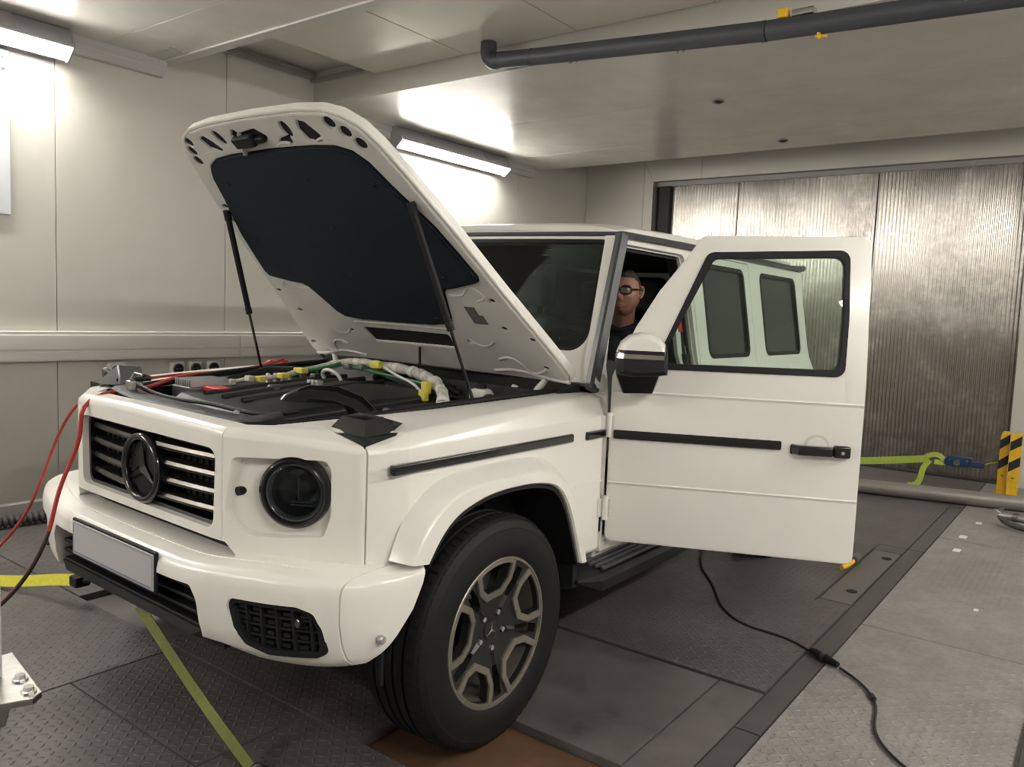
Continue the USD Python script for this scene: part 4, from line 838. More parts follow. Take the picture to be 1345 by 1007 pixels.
# mirror
mi = group_node('door_mirror', car)
def mp(name, mesh, m, label=None, smooth=30): return obj(name, dm(mesh), m, mi, label=label, smooth=smooth)
def mirsec(w, k, du, z0, z1):
    pts = []
    prof = [(0.042, 1.255), (0.034, 1.30), (0.038, 1.345), (0.052, 1.382), (0.082, 1.408), (0.125, 1.421), (0.168, 1.420), (0.205, 1.403), (0.230, 1.370), (0.238, 1.33), (0.238, 1.262), (0.20, 1.255), (0.10, 1.248)]
    c = (0.14, 1.33)
    return [(c[0] + (u - c[0]) * k + du, c[1] + (z - c[1]) * k, w) for u, z in prof]
SEC = [(0.055, 0.80, 0.0), (0.085, 0.97, 0.0), (0.14, 1.0, 0.0), (0.20, 0.97, 0.004), (0.225, 0.90, 0.008), (0.238, 0.74, 0.012)]
SH = man(loft([mirsec(w, k, du, 0, 0) for w, k, du in SEC]))
mp('upper_cap', (SH ^ box(-1, 0.226, 1.340, 2, -1, 1)).refine_to_length(0.02), 'white_paint', smooth=40)
mp('lower_shell', (SH ^ box(-1, 0.226, 0, 1.322, -1, 1)).refine_to_length(0.02), 'black_plastic', smooth=40)
def sh2(z0, z1, e_):
    return man(loft([[(0.14 + (u - 0.14) * e_, z, 0.14 + (w - 0.14) * e_) for u, z, w in mirsec(w_, k, du, 0, 0)] for w_, k, du in SEC])) ^ box(-1, 0.2255, z0, z1, -1, 1)
mp('chrome_strip', sh2(1.3205, 1.3375, 1.02), 'chrome')
mp('repeater_lens', sh2(1.3370, 1.3520, 1.012) ^ box(0.05, 0.225, 1.30, 1.36, 0.10, 0.4), 'smoke_lens')
mp('glass_rim', SH ^ box(0.2255, 0.30, 0, 2, -1, 1), 'black_plastic')
mp('foot', hull([(u, z, w) for u, z, w in ((0.045, 1.21, 0.0), (0.20, 1.235, 0.0), (0.065, 1.185, 0.0), (0.175, 1.188, 0.0), (0.052, 1.255, 0.17), (0.20, 1.255, 0.17), (0.075, 1.188, 0.13), (0.18, 1.192, 0.13))], 0.008, 8), 'black_gloss')

# ---- bonnet, standing open on two gas struts
def rp_(p): return Rv(np.array(p, float))
hl, hr, fl_, fr_ = rp_([-.65, .8, 1.195]), rp_([-.65, -.8, 1.195]), rp_([.345, .475, 2.105]), rp_([.345, -.475, 2.105])
HV = (hl - hr) / np.linalg.norm(hl - hr); HU = (fl_ + fr_ - hl - hr) / 2; HU /= np.linalg.norm(HU); HO = (hl + hr) / 2; HN = np.cross(HU, HV)
HN = HN if HN[2] > 0 else -HN
def hmap(q):      # local: u along the bonnet, v to the left, w towards its outer skin
    u, v, w = q[:, 0], q[:, 1], q[:, 2] + 0.0
    cr = 0.012 * (1 - (v / 0.8) ** 2) - 0.010 * np.clip((u - 1.1) / 0.26, 0, 1) ** 2
    return HO + u[:, None] * HU + v[:, None] * HV + (w + cr)[:, None] * HN
def hx(poly2, w0, w1, ref=0.16, bev=0, flip=False):
    m = bevel(poly2, w0, w1, bev) if bev and not flip else bevel(poly2, -w1, -w0, bev).mirror((0, 0, 1)) if bev else ext(poly2, w0, w1, 'z')
    return m.refine_to_length(ref).warp_batch(hmap)
bo = group_node('bonnet', car, 'raised white bonnet with dark insulation underneath')
def bp(name, mesh, m, label=None, smooth=30): return obj(name, mesh, m, bo, label=label, smooth=smooth)
hh = [(0.0, 0.812), (0.231, 0.766), (0.526, 0.700), (0.815, 0.645), (1.05, 0.590), (1.19, 0.552), (1.265, 0.520), (1.323, 0.462), (1.352, 0.385), (1.366, 0.25), (1.370, 0.0)]
hh = list(map(tuple, sg.LineString(hh).coords)); HB = sg.Polygon(hh + [(u, -v) for u, v in hh[::-1][1:]]).buffer(-0.06).buffer(0.06, quad_segs=8)
bp('skin', hx(HB, 0.012, 0.034, 0.16, 0.008), 'white_paint')
RIM = HB.buffer(-0.004)
bp('folded_edge', hx(HB.buffer(-0.0005).difference(HB.buffer(-0.013)), -0.006, 0.013, 0.16, 0.004, True), 'white_paint')
lin = [(1.222, 0.0), (1.216, 0.25), (1.206, 0.35), (1.180, 0.415), (1.13, 0.455), (1.03, 0.492), (0.956, 0.525), (0.841, 0.575), (0.715, 0.608), (0.610, 0.632), (0.582, 0.622), (0.568, 0.575), (0.548, 0.50), (0.535, 0.43), (0.515, 0.405), (0.44, 0.375), (0.36, 0.345), (0.330, 0.315), (0.316, 0.22), (0.312, 0.0)]
LIN = rpoly(lin + [(u, -v) for u, v in lin[::-1]], 0.008)
SL = rpoly([(0.252, -0.262), (0.248, 0.262), (0.166, 0.250), (0.160, -0.250)], 0.012)
E8 = lambda u, v, a, b, t=0: [(u + a * math.cos(q) * math.cos(t) - b * math.sin(q) * math.sin(t), v + a * math.cos(q) * math.sin(t) + b * math.sin(q) * math.cos(t)) for q in np.linspace(0, 2 * np.pi, 16, endpoint=False)]
holes = [sg.Polygon(E8(u, v, 0.023, 0.023)) for u, v in ((1.300, 0.402), (1.258, 0.446), (1.207, 0.480))] + [sg.Polygon(E8(u, v, 0.022, 0.020)) for u, v in ((1.300, -0.430), (1.258, -0.455), (1.212, -0.470))]
holes += [rpoly([(1.305, -0.345), (1.318, -0.315), (1.285, -0.285), (1.243, -0.262), (1.238, -0.285), (1.262, -0.33)], 0.005), sg.Polygon(E8(1.298, -0.225, 0.034, 0.018, -0.2)),
          rpoly([(1.328, -0.115), (1.305, -0.10), (1.315, 0.005), (1.278, 0.045), (1.258, 0.02), (1.252, -0.07), (1.262, -0.13), (1.30, -0.145)], 0.008),
          sg.Polygon(E8(1.296, 0.170, 0.034, 0.020, 0.1)), rpoly([(1.250, 0.085), (1.262, 0.105), (1.272, 0.16), (1.240, 0.155), (1.232, 0.125)], 0.004), rpoly([(1.325, 0.255), (1.315, 0.285), (1.26, 0.315), (1.236, 0.310), (1.232, 0.285), (1.245, 0.245), (1.29, 0.235)], 0.008)]
small = [sg.Polygon(E8(u, v, 0.011, 0.015)) for u, v in ((0.479, 0.629), (0.322, 0.604), (0.270, 0.716), (0.100, 0.700), (0.219, 0.365), (0.479, -0.664), (0.346, -0.630), (0.289, -0.745), (0.111, -0.735), (0.225, -0.365), (0.98, -0.545), (0.90, -0.562))]
inner = HB.buffer(-0.014).difference(LIN.buffer(0.004)).difference(SL).difference(unary_union(holes + small))
bp('inner_panel', hx(inner, -0.016, 0.012, 0.16, 0.005, True), 'inner_paint')
bp('inner_cavity', hx(HB.buffer(-0.02), -0.008, 0.0125, 0.2), 'void')
# raised beads pressed into the inner panel
def bead(pts, r_=0.008, n=24): return xf(tube([(u, v, -0.012) for u, v in spline(pts, n)], r_, 8), hmap)
beads = []
for s in (1, -1):
    beads += [bead([(0.50, 0.42 * s), (0.505, 0.50 * s), (0.545, 0.56 * s), (0.50, 0.60 * s), (0.47, 0.55 * s)], 0.007), bead([(0.235, 0.37 * s), (0.205, 0.40 * s), (0.21, 0.47 * s), (0.235, 0.50 * s)], 0.007), bead([(0.12, 0.47 * s), (0.14, 0.53 * s), (0.11, 0.58 * s), (0.06, 0.60 * s), (0.09, 0.70 * s)], 0.009),
              bead([(0.04, 0.40 * s), (0.06, 0.55 * s), (0.03, 0.70 * s), (0.025, 0.78 * s)], 0.010)]
beads.append(bead([(0.285, -0.30), (0.288, 0.0), (0.285, 0.30)], 0.008))
for b in beads: bp('pressed_bead', b, 'inner_paint')
for v in (0.315, 0.10, -0.12, -0.36): bp('pressed_bead', bead([(1.235, v - 0.035), (1.243, v), (1.235, v + 0.035)], 0.006), 'inner_paint')
bp('insulation', hx(LIN, -0.030, -0.004, 0.12, 0.012, True), 'liner')
for u, v in ((1.10, -0.38), (1.09, 0.10), (1.05, 0.42), (0.84, 0.52), (0.60, -0.05), (0.60, 0.47), (0.80, -0.50), (0.36, -0.28), (0.36, 0.28), (0.86, 0.05)):
    bp('clip', xf(lathe([(0.0, -0.029), (0.013, -0.029), (0.011, -0.033), (0.0, -0.034)], (u, v, 0), 'z', 12), hmap), 'black_plastic')
bp('vent_slot', hx(SL.buffer(-0.001), -0.006, 0.004, 0.2), 'void'); bp('wiring_strip', xf(tube([(1.305, -0.09, -0.018), (1.26, -0.115, -0.022), (1.222, -0.13, -0.03)], 0.009, 8), hmap), 'aluminium')
bp('release_catch', xf(cat(rbox(1.255, 1.30, -0.13, -0.02, -0.045, -0.012, 0.006), rbox(1.262, 1.285, -0.02, 0.03, -0.035, -0.012, 0.006)), hmap), 'black_plastic')
bp('sticker', hx(sg.box(0.392, 0.462, 0.437, 0.515), -0.0172, -0.0160), 'label_print', 'grey printed label'); bp('sticker', hx(sg.box(0.340, 0.462, 0.391, 0.535), -0.0172, -0.0160), 'label_print', 'grey printed label')
bp('safety_hook', xf(tube([(0.15, 0.03, -0.02), (0.10, 0.03, -0.07), (0.08, 0.05, -0.10), (0.10, 0.03, -0.07), (0.075, 0.012, -0.105)], 0.006, 8), hmap), 'black_plastic')
for s in (1, -1): bp('hinge_arm', xf(tube([(0.02, 0.66 * s, -0.012), (0.0, 0.63 * s, -0.05), (-0.02, 0.60 * s, -0.075), (0.0, 0.50 * s, -0.06)], [0.012, 0.016, 0.014, 0.012], 10), hmap), 'inner_paint')
for s, lowp in ((1, (-0.175, 0.66, 1.12)), (-1, (-0.20, -0.66, 1.12))):
    st = group_node('gas_strut', car); top = hmap(np.array([[0.955, 0.545 * s, -0.028]]))[0]; low = rp_(lowp); d = low - top
    obj('cylinder', tube([top, top + 0.60 * d], 0.0125, 12), 'black_plastic', st); obj('rod', tube([top + 0.60 * d, low], 0.006, 10), 'black_gloss', st)
    obj('ball_joint', tube([top - 0.015 * d, top + 0.04 * d], 0.016, 10), 'black_plastic', st); obj('collar', tube([top + 0.57 * d, top + 0.605 * d], 0.0145, 12), 'black_plastic', st)
# ---- engine bay
eb = 'black_plastic'
part('bay_floor', box(-0.75, 0.52, -0.52, 0.52, 0.78, 0.86), 'void')
cm = [(0.60, -0.42, 1.100), (0.605, -0.30, 1.085), (0.608, -0.10, 1.078), (0.61, 0.12, 1.076), (0.61, 0.33, 1.078), (0.575, 0.42, 1.086), (0.52, 0.455, 1.098)]
fm = group_node('front_crossmember', car)
def epart(name, mesh, m, parent, **k): return part(name, mesh, m, parent, **k)
epart('beam', tube(spline(cm, 30), 1.0, prof=[(-0.05, -0.09), (0.03, -0.09), (0.03, 0.016), (0.012, 0.026), (-0.035, 0.030), (-0.05, 0.020)], up=(0, 0, 1)), 'black_plastic', fm)
epart('edge_lip', tube(spline([(x - 0.055, y, z + 0.034 + 0.006 * math.sin(9 * y)) for x, y, z in cm], 40), 0.0075, 8), 'black_plastic', fm)
for y in (-0.30, -0.13, 0.03, 0.17, 0.30): epart('bracket', rbox(0.585, 0.625, y - 0.018, y + 0.018, 1.055, 1.104, 0.006), 'engine_cover', fm)
epart('latch', cat(rbox(0.575, 0.60, -0.375, -0.335, 1.10, 1.150, 0.006), tube([(0.59, -0.35, 1.15), (0.57, -0.36, 1.175), (0.555, -0.33, 1.17)], 0.006, 8)), 'steel', fm)
epart('bolt', lathe([(0.0, 0.0), (0.010, 0.0), (0.010, 0.008), (0.0, 0.012)], (0.585, 0.30, 1.108), 'z', 10), 'aluminium', fm)
epart('fan_shroud', rbox(0.44, 0.55, -0.45, 0.42, 0.85, 1.075, 0.02), 'black_plastic', fm)
ec = group_node('engine_cover', car)
epart('cover', hull([(0.44, -0.33, 1.055), (0.44, 0.24, 1.055), (0.38, -0.36, 1.083), (0.36, 0.23, 1.080), (-0.40, -0.38, 1.115), (-0.40, 0.30, 1.110), (-0.45, -0.38, 1.0), (-0.45, 0.30, 1.0), (0.30, 0.10, 1.092), (-0.2, 0.05, 1.125), (-0.2, -0.2, 1.127)], 0.012, 8), 'engine_cover', ec)
for y in (-0.24, -0.12, 0.0): epart('rib', tube([(0.36, y, 1.10), (0.0, y - 0.01, 1.122), (-0.36, y - 0.02, 1.137)], 0.011, 8), 'engine_cover', ec)
epart('badge', rbox(0.24, 0.305, -0.345, -0.235, 1.098, 1.1165, 0.004), 'bright_red', ec, label='small red badge')
for k in range(3): epart('emblem', rbox(-0.08, -0.05, -0.150 + 0.026 * k, -0.132 + 0.026 * k, 1.126, 1.146, 0.002), 'aluminium', ec)
epart('cap', lathe([(0.0, 0.0), (0.026, 0.0), (0.026, 0.012), (0.02, 0.018), (0.0, 0.018)], (0.12, -0.14, 1.115), 'z', 20), 'grey_trim', ec)
ad = group_node('air_duct', car)
epart('duct', tube([(0.24, 0.07, 1.045), (0.21, 0.09, 1.085), (0.15, 0.13, 1.112), (0.09, 0.20, 1.110), (0.05, 0.27, 1.085), (0.02, 0.33, 1.03)], [0.045, 0.05, 0.052, 0.052, 0.05, 0.045], 16), 'black_gloss', ad)
epart('air_box', rbox(-0.30, 0.30, 0.33, 0.56, 0.88, 1.062, 0.03), 'black_plastic', ad)
epart('air_box_lid', rbox(-0.52, -0.02, 0.30, 0.62, 0.92, 1.092, 0.03), 'engine_cover', ad)
fb = group_node('finned_control_box', car)
epart('box', rbox(0.17, 0.36, -0.475, -0.345, 1.05, 1.112, 0.006), 'clamp_grey', fb)
for k in range(8): epart('fin', rbox(0.18, 0.35, -0.468 + 0.0155 * k, -0.462 + 0.0155 * k, 1.108, 1.140, 0.002), 'aluminium', fb)
bt = group_node('battery', car)
epart('case', rbox(-0.60, -0.25, -0.68, -0.42, 0.9, 1.10, 0.012), 'black_plastic', bt); epart('fuse_box', rbox(-0.20, 0.22, -0.60, -0.44, 0.95, 1.098, 0.015), 'engine_cover', bt)
for y in (-0.60, -0.50): epart('terminal', rbox(-0.40, -0.36, y - 0.018, y + 0.018, 1.095, 1.125, 0.006), 'clamp_grey', bt)
epart('white_clip', cat(*[rbox(-0.16 + 0.03 * k, -0.145 + 0.03 * k, -0.40 - 0.012 * k, -0.385 - 0.012 * k, 1.10, 1.145, 0.002) for k in range(4)]), 'wire_white', bt)
rs = group_node('coolant_tank', car)
epart('tank', rbox(-0.55, -0.47, 0.37, 0.46, 1.02, 1.145, 0.02), 'wire_white', rs); epart('cap', lathe([(0.0, 0.0), (0.022, 0.0), (0.02, 0.02), (0.0, 0.022)], (-0.51, 0.415, 1.145), 'z', 16), 'black_plastic', rs)
epart('hose', tube(spline([(-0.5, 0.30, 1.11), (-0.46, 0.20, 1.15), (-0.52, 0.08, 1.15), (-0.6, 0.05, 1.10)], 20), 0.014, 8), 'rubber', rs)
part('bulkhead_hose', tube(spline([(-0.58, -0.30, 1.12), (-0.5, -0.15, 1.16), (-0.52, 0.05, 1.15), (-0.56, 0.22, 1.12)], 24), 0.016, 10), 'rubber')
part('side_duct', cat(tube(spline([(-0.42, 0.52, 1.115), (-0.36, 0.58, 1.125), (-0.25, 0.60, 1.10)], 12), 0.022, 10), rbox(-0.52, 0.42, 0.50, 0.60, 1.00, 1.075, 0.02)), 'black_plastic')
part('far_duct', hull([(0.05, -0.60, 1.09), (-0.50, -0.68, 1.12), (0.05, -0.55, 1.06), (-0.50, -0.60, 1.06), (-0.2, -0.63, 1.135)], 0.02, 8), 'black_plastic')
# taped wiring loom over the engine, with its connectors: test equipment, lies on the engine
wl_ = thing('wiring_loom', 'thick pale taped cable loom with yellow connectors lying over the engine', 'wiring')
P_ = [(.14, -.46, 1.128), (.06, -.40, 1.15), (-.05, -.345, 1.160), (-.15, -.335, 1.178), (-.22, -.318, 1.192), (-.30, -.300, 1.206), (-.36, -.255, 1.222), (-.40, -.177, 1.220), (-.43, -.085, 1.212), (-.45, .015, 1.205), (-.44, .118, 1.194), (-.40, .232, 1.178), (-.34, .334, 1.155), (-.28, .406, 1.128), (-.24, .44, 1.09)]
pa = spline(P_, 120); tt = np.linspace(0, 1, 120); rad = np.interp(tt, [0, 0.25, 0.42, 0.5, 0.8, 1.0], [0.009, 0.012, 0.017, 0.021, 0.024, 0.023])
rad = rad * (1 + 0.14 * np.sin(tt * 90) * np.sin(tt * 37) + 0.10 * (meshkit.noise(np.stack([tt * 60, tt * 0, tt * 0], 1), 3) - 0.5))
obj('taped_bundle', tube(pa, rad, 14), 'loom', wl_)
for i in range(44, 118, 9): obj('tape_band', tube([pa[i - 1], pa[i], pa[i + 1]], rad[i] * 1.10, 14), 'wire_white', wl_)
def off(i, a, b, c): return pa[i] + V(a, b, c)
obj('white_wire', tube(spline([off(66, 0.02, 0.01, 0.0), off(76, 0.06, 0.0, -0.02), off(90, 0.05, -0.03, -0.03), off(100, 0.04, -0.05, -0.035)], 30), 0.006, 8), 'wire_white', wl_)
obj('green_wire', tube(spline([off(50, 0.03, 0.0, -0.012), off(64, 0.04, 0.01, -0.028), off(80, 0.045, 0.0, -0.03), off(92, 0.035, 0.0, -0.02)], 30), 0.007, 8), 'wire_green', wl_)
obj('green_wire', tube(spline([off(30, 0.02, 0.01, 0.0), off(38, 0.03, 0.02, -0.006), off(48, 0.02, 0.0, -0.005)], 20), 0.008, 8), 'wire_green', wl_)
obj('ring_cable', tube([(-0.20 + 0.02 * math.sin(a), -0.17 + 0.055 * math.cos(a), 1.165 + 0.034 * math.sin(a)) for a in np.linspace(-0.4, 3.5, 24)], 0.008, 8), 'wire_white', wl_)
def conn(p, sx, sy, sz, m='connector_yellow', lab=None):
    p = V(*p); obj('connector', rbox(p[0] - sx, p[0] + sx, p[1] - sy, p[1] + sy, p[2] - sz, p[2] + sz, 0.004), m, wl_)
conn((-.31, .285, 1.155), 0.016, 0.016, 0.026); conn((-.28, .300, 1.125), 0.014, 0.018, 0.022); conn((-.05, -.306, 1.168), 0.02, 0.02, 0.012); conn((-.15, -.316, 1.186), 0.018, 0.03, 0.012); conn((.03, -.354, 1.152), 0.016, 0.02, 0.012); conn((-.41, -.110, 1.218), 0.02, 0.03, 0.016)
for i, (a, b, c) in ((4, (0.02, 0.01, 0.0)), (10, (0.02, 0.02, 0.004)), (52, (0.035, 0.0, -0.02)), (58, (0.04, 0.0, -0.012)), (2, (0.03, 0.02, -0.01))): conn(off(i, a, b, c), 0.014, 0.018, 0.012, 'clamp_grey' if i > 20 else 'loom')

# ---- red jump leads and their clamps
def lead(name, label, pts, r_, m2=None):
    t_ = thing(name, label, 'cable', group=None); p = spline(pts, 140)
    obj('cable', tube(p, r_, 10), 'cable_red', t_); return t_, p
t_, p = lead('red_cable', 'thick red cable hanging over the front of the vehicle beside the grille', [(-.38, -.745, 1.200), (-.25, -.715, 1.176), (-.05, -.67, 1.160), (.2, -.600, 1.158), (.3, -.552, 1.153), (.45, -.457, 1.136), (.6, -.400, 1.126), (.70, -.372, 1.118), (.752, -.365, 1.080), (.765, -.363, 1.00), (.79, -.375, .90), (.84, -.369, .78), (.88, -.336, .684), (.93, -.34, .566), (.99, -.41, .44), (1.05, -.52, .34), (1.15, -.68, .22), (1.35, -.95, .08), (1.7, -1.3, .045), (2.3, -1.6, .045)], 0.0075)
obj('black_core', tube(p[60:] + V(0.006, 0.011, 0.0), 0.0066, 8), 'cable_black', t_)
obj('clamp_grip', rbox(-0.41, -0.37, -0.765, -0.735, 1.14, 1.20, 0.008), 'bright_red', t_)
t_, p = lead('red_cable', 'thinner red cable hanging outermost at the far front corner of the vehicle', [(-.35, -.80, 1.19), (-.1, -.68, 1.166), (.1, -.655, 1.160), (.25, -.635, 1.156), (.45, -.605, 1.142), (.56, -.596, 1.122), (.655, -.575, 1.086), (.70, -.663, .959), (.72, -.736, .818), (.76, -.82, .628), (.82, -.92, .48), (.95, -1.10, .30), (1.2, -1.4, .09), (1.6, -1.7, .042), (2.3, -1.8, .042)], 0.0055)
obj('clamp_grip', rbox(-0.37, -0.33, -0.815, -0.785, 1.14, 1.195, 0.008), 'bright_red', t_)
t_ = thing('spring_clamp', 'grey spring clamp gripping the far front corner of the vehicle under the red cables', 'clamp', (0.52, -0.50, 1.140))
obj('jaw', hull([(-0.03, -0.14, 0.0), (0.05, -0.12, 0.0), (-0.03, -0.12, 0.062), (0.03, -0.02, 0.068), (-0.03, 0.02, 0.064), (0.05, 0.04, 0.01), (-0.03, 0.04, 0.0)], 0.008, 8), 'clamp_grey', t_)
obj('handle', tube(spline([(0.0, -0.13, 0.03), (0.01, -0.17, 0.045), (0.0, -0.19, 0.02), (0.02, -0.17, -0.02)], 16), 0.010, 8), 'clamp_grey', t_); obj('lower_jaw', hull([(0.02, -0.15, -0.03), (0.06, -0.12, -0.03), (0.02, -0.10, 0.0), (0.05, -0.05, -0.012)], 0.008, 8), 'black_plastic', t_)
obj('pin', tube([(0.055, 0.015, 0.02), (-0.055, 0.06, 0.025)], 0.008, 8), 'black_plastic', t_)
part('hinge_bar', tube([(-0.61, -0.77, 1.236), (-0.61, -0.52, 1.247)], 0.012, 10), 'inner_paint')
# ---- the man in the driver's seat: one skinned body, head turned slightly to the photographer
pe = thing('person', 'man with glasses and a black T-shirt sitting behind the wheel', 'person')
def chain(bones, refine=0.012, it=8):
    ms = []
    for (p, a), (q, b) in bones:
        ms.append(m3.Manifold.batch_hull([m3.Manifold.sphere(a, 20).translate(tuple(map(float, p))), m3.Manifold.sphere(b, 20).translate(tuple(map(float, q)))]))
    m = m3.Manifold.batch_boolean(ms, MAX).refine_to_length(refine)
    v, f = arr(m); t = trimesh.Trimesh(v, f, process=True); trimesh.smoothing.filter_taubin(t, 0.5, 0.52, it); return t
HD = V(-1.545, 0.500, 1.600)          # head centre
yaw = math.radians(12)
def hd(p):                             # head frame: x forward, y left, z up
    p = np.asarray(p, float); c, s = math.cos(yaw), math.sin(yaw)
    return np.stack([HD[0] + p[..., 0] * c - p[..., 1] * s, HD[1] + p[..., 0] * s + p[..., 1] * c, HD[2] + p[..., 2]], -1)
ico = trimesh.creation.icosphere(5); v = ico.vertices.copy()
x, y, z = v.T
rx = 0.098 - 0.010 * np.clip(z, 0, 1); ry = 0.076 - 0.018 * np.clip(-z - 0.2, 0, 1) ; rz = 0.118
w = np.stack([x * rx, y * ry, z * rz], 1)
front = np.clip(x, 0, 1)
w[:, 0] += np.where((z < -0.25), 0.012 * front * np.clip((-z - 0.25) * 2, 0, 1), 0)
w[:, 0] -= 0.030 * np.clip(-z - 0.3, 0, 1) * np.clip(-x, 0, 1)
g2 = lambda cy, cz, sy, sz: np.exp(-((w[:, 1] - cy) / sy) ** 2 - ((w[:, 2] - cz) / sz) ** 2) * (x > 0)
w[:, 0] += 0.024 * g2(0, -0.020, 0.011, 0.016) + 0.012 * g2(0, 0.004, 0.008, 0.022) - 0.012 * (g2(0.032, 0.010, 0.017, 0.011) + g2(-0.032, 0.010, 0.017, 0.011)) + 0.006 * (g2(0.03, 0.032, 0.024, 0.008) + g2(-0.03, 0.032, 0.024, 0.008))
w[:, 0] += 0.006 * g2(0, -0.058, 0.020, 0.006) + 0.005 * g2(0, -0.070, 0.018, 0.005) - 0.006 * g2(0, -0.0635, 0.024, 0.0025) + 0.010 * g2(0, -0.095, 0.020, 0.015) - 0.005 * g2(0, -0.078, 0.03, 0.006)
w[:, 0] += 0.005 * (g2(0.045, -0.02, 0.02, 0.02) + g2(-0.045, -0.02, 0.02, 0.02))
head = (hd(w), ico.faces)
body = [((-1.60, .46, 1.49), .062), ((-1.615, .45, 1.40), .066)], 
sho_l, sho_r = V(-1.63, .60, 1.345), V(-1.63, .27, 1.345)
B = [(((-1.585, .475, 1.52), .058), ((-1.62, .445, 1.40), .062)), (((-1.62, .44, 1.385), .075), (sho_l, .066)), (((-1.62, .44, 1.385), .075), (sho_r, .066)), ((sho_l, .066), ((-1.62, .47, 1.15), .13)), ((sho_r, .066), ((-1.62, .35, 1.15), .13)),
     (((-1.62, .42, 1.28), .125), ((-1.60, .41, 1.02), .135)), (((-1.60, .41, 1.02), .135), ((-1.58, .48, .94), .12)), (((-1.60, .41, 1.02), .135), ((-1.58, .32, .94), .12))]
arms = []
for sh, el, wr in ((sho_l, V(-1.48, .635, 1.10), V(-1.26, .575, 1.20)), (sho_r, V(-1.46, .215, 1.10), V(-1.26, .235, 1.20))):
    arms += [((sh, .058), (el, .042)), ((el, .040), (wr, .027))]
    d = V(-1.235, wr[1], 1.245) - wr
    arms.append(((wr, .026), (wr + d * 0.9, .030)))
legs = []
for yy, yk in ((.48, .52), (.32, .28)): legs += [((V(-1.56, yy, .93), .095), (V(-1.20, yk, .94), .062)), ((V(-1.20, yk, .94), .060), (V(-1.02, yk, .68), .042)), ((V(-1.02, yk, .68), .042), (V(-0.95, yk, .645), .040))]
skinb = [B[0]] + arms + [(((-1.62, .42, 1.28), .10), ((-1.60, .41, 1.02), .11)), (((-1.62, .44, 1.36), .06), (sho_l, .05)), (((-1.62, .44, 1.36), .06), (sho_r, .05))]
bd = chain(B + arms + legs)
# colour is by part: skin for the whole figure, the shirt and trousers as close shells over it
hm = man(head); 
whole = (m3.Manifold(m3.Mesh(np.asarray(bd.vertices, np.float32), np.asarray(bd.faces, np.uint32))) + hm) if True else hm
# hands: palm, four fingers of unequal length and a thumb closed round the wheel rim
hands = []
for sg_, wr in ((1, V(-1.26, .575, 1.20)), (-1, V(-1.26, .235, 1.20))):
    for k, (L_, rr) in enumerate(((.020, .0085), (.024, .009), (.022, .0088), (.016, .0075))):
        b0 = V(-1.240, wr[1] - 0.0 + sg_ * 0.004, 1.222 + 0.019 * k); b1 = b0 + V(0.022, -sg_ * 0.002, 0.004); b2 = b1 + V(0.006, -sg_ * (L_ + 0.006), 0.0); b3 = b2 + V(-0.018, -sg_ * 0.006, 0.0)
        for a, b, r0, r1 in ((b0, b1, rr * 1.15, rr), (b1, b2, rr, rr * .95), (b2, b3, rr * .95, rr * .8)): hands.append(((a, r0), (b, r1)))
    t0 = V(-1.255, wr[1] - sg_ * 0.006, 1.235); hands += [((t0, .012), (t0 + V(-0.004, -sg_ * 0.022, 0.022), .010)), ((t0 + V(-0.004, -sg_ * 0.022, 0.022), .010), (t0 + V(0.004, -sg_ * 0.026, 0.046), .008))]
hmn = chain(hands, 0.004, 4)
whole = whole + m3.Manifold(m3.Mesh(np.asarray(hmn.vertices, np.float32), np.asarray(hmn.faces, np.uint32)))
obj('body', whole, 'skin', pe, smooth=True)
def shell(bones, grow): return chain([((p, a + grow), (q, b + grow)) for (p, a), (q, b) in bones])
tsh = shell(B[1:] + [((sho_l, .058), (sho_l + 0.75 * (V(-1.48, .635, 1.10) - sho_l), .050)), ((sho_r, .058), (sho_r + 0.75 * (V(-1.46, .215, 1.10) - sho_r), .050))], 0.008)
obj('t_shirt', tsh, 'shirt', pe, smooth=True)
obj('collar', tube([(-1.612 + 0.070 * math.cos(a) * 1.05, .452 + 0.068 * math.sin(a), 1.428 - 0.022 * math.cos(a)) for a in np.linspace(0, 2 * np.pi, 32, endpoint=False)], 0.009, 8, closed=True), 'shirt', pe)
obj('trousers', shell(legs[:2] + legs[3:5] + B[6:], 0.012), 'trousers', pe, smooth=True)
for L3 in (legs[2], legs[5]): obj('shoe', hull([tuple(L3[0][0] + V(-.06, 0, -.03)), tuple(L3[1][0] + V(.10, 0, -.015)), tuple(L3[0][0] + V(-.03, 0, .03)), tuple(L3[1][0] + V(.05, .0, .01))], 0.038, 10), 'cable_black', pe)
def on_head(i_, grow): return (hd(w * grow), ico.faces[i_])
fc = v[ico.faces].mean(1)
cap = (fc[:, 2] > 0.45 - 0.55 * np.clip(-fc[:, 0], 0, 1) + 0.25 * np.clip(fc[:, 0], 0, 1)) & ~((fc[:, 0] > 0.35) & (fc[:, 2] < 0.62))
cap |= (fc[:, 2] > -0.05) & (np.abs(fc[:, 1]) > 0.55) & (fc[:, 0] < 0.1)
def solidify(vv, ff, t):
    tm = trimesh.Trimesh(vv, ff, process=False); tm.remove_unreferenced_vertices(); n_ = tm.vertex_normals; inn = tm.vertices - n_ * t
    bnd = tm.edges[trimesh.grouping.group_rows(tm.edges_sorted, require_count=1)]; k = len(tm.vertices)
    side_ = np.vstack([np.stack([bnd[:, 1], bnd[:, 0], bnd[:, 0] + k], 1), np.stack([bnd[:, 1], bnd[:, 0] + k, bnd[:, 1] + k], 1)])
    return np.vstack([tm.vertices, inn]), np.vstack([tm.faces, tm.faces[:, ::-1] + k, side_])
obj('hair', solidify(hd(w * 1.035), ico.faces[cap], 0.004), 'hair', pe, label='short dark hair')
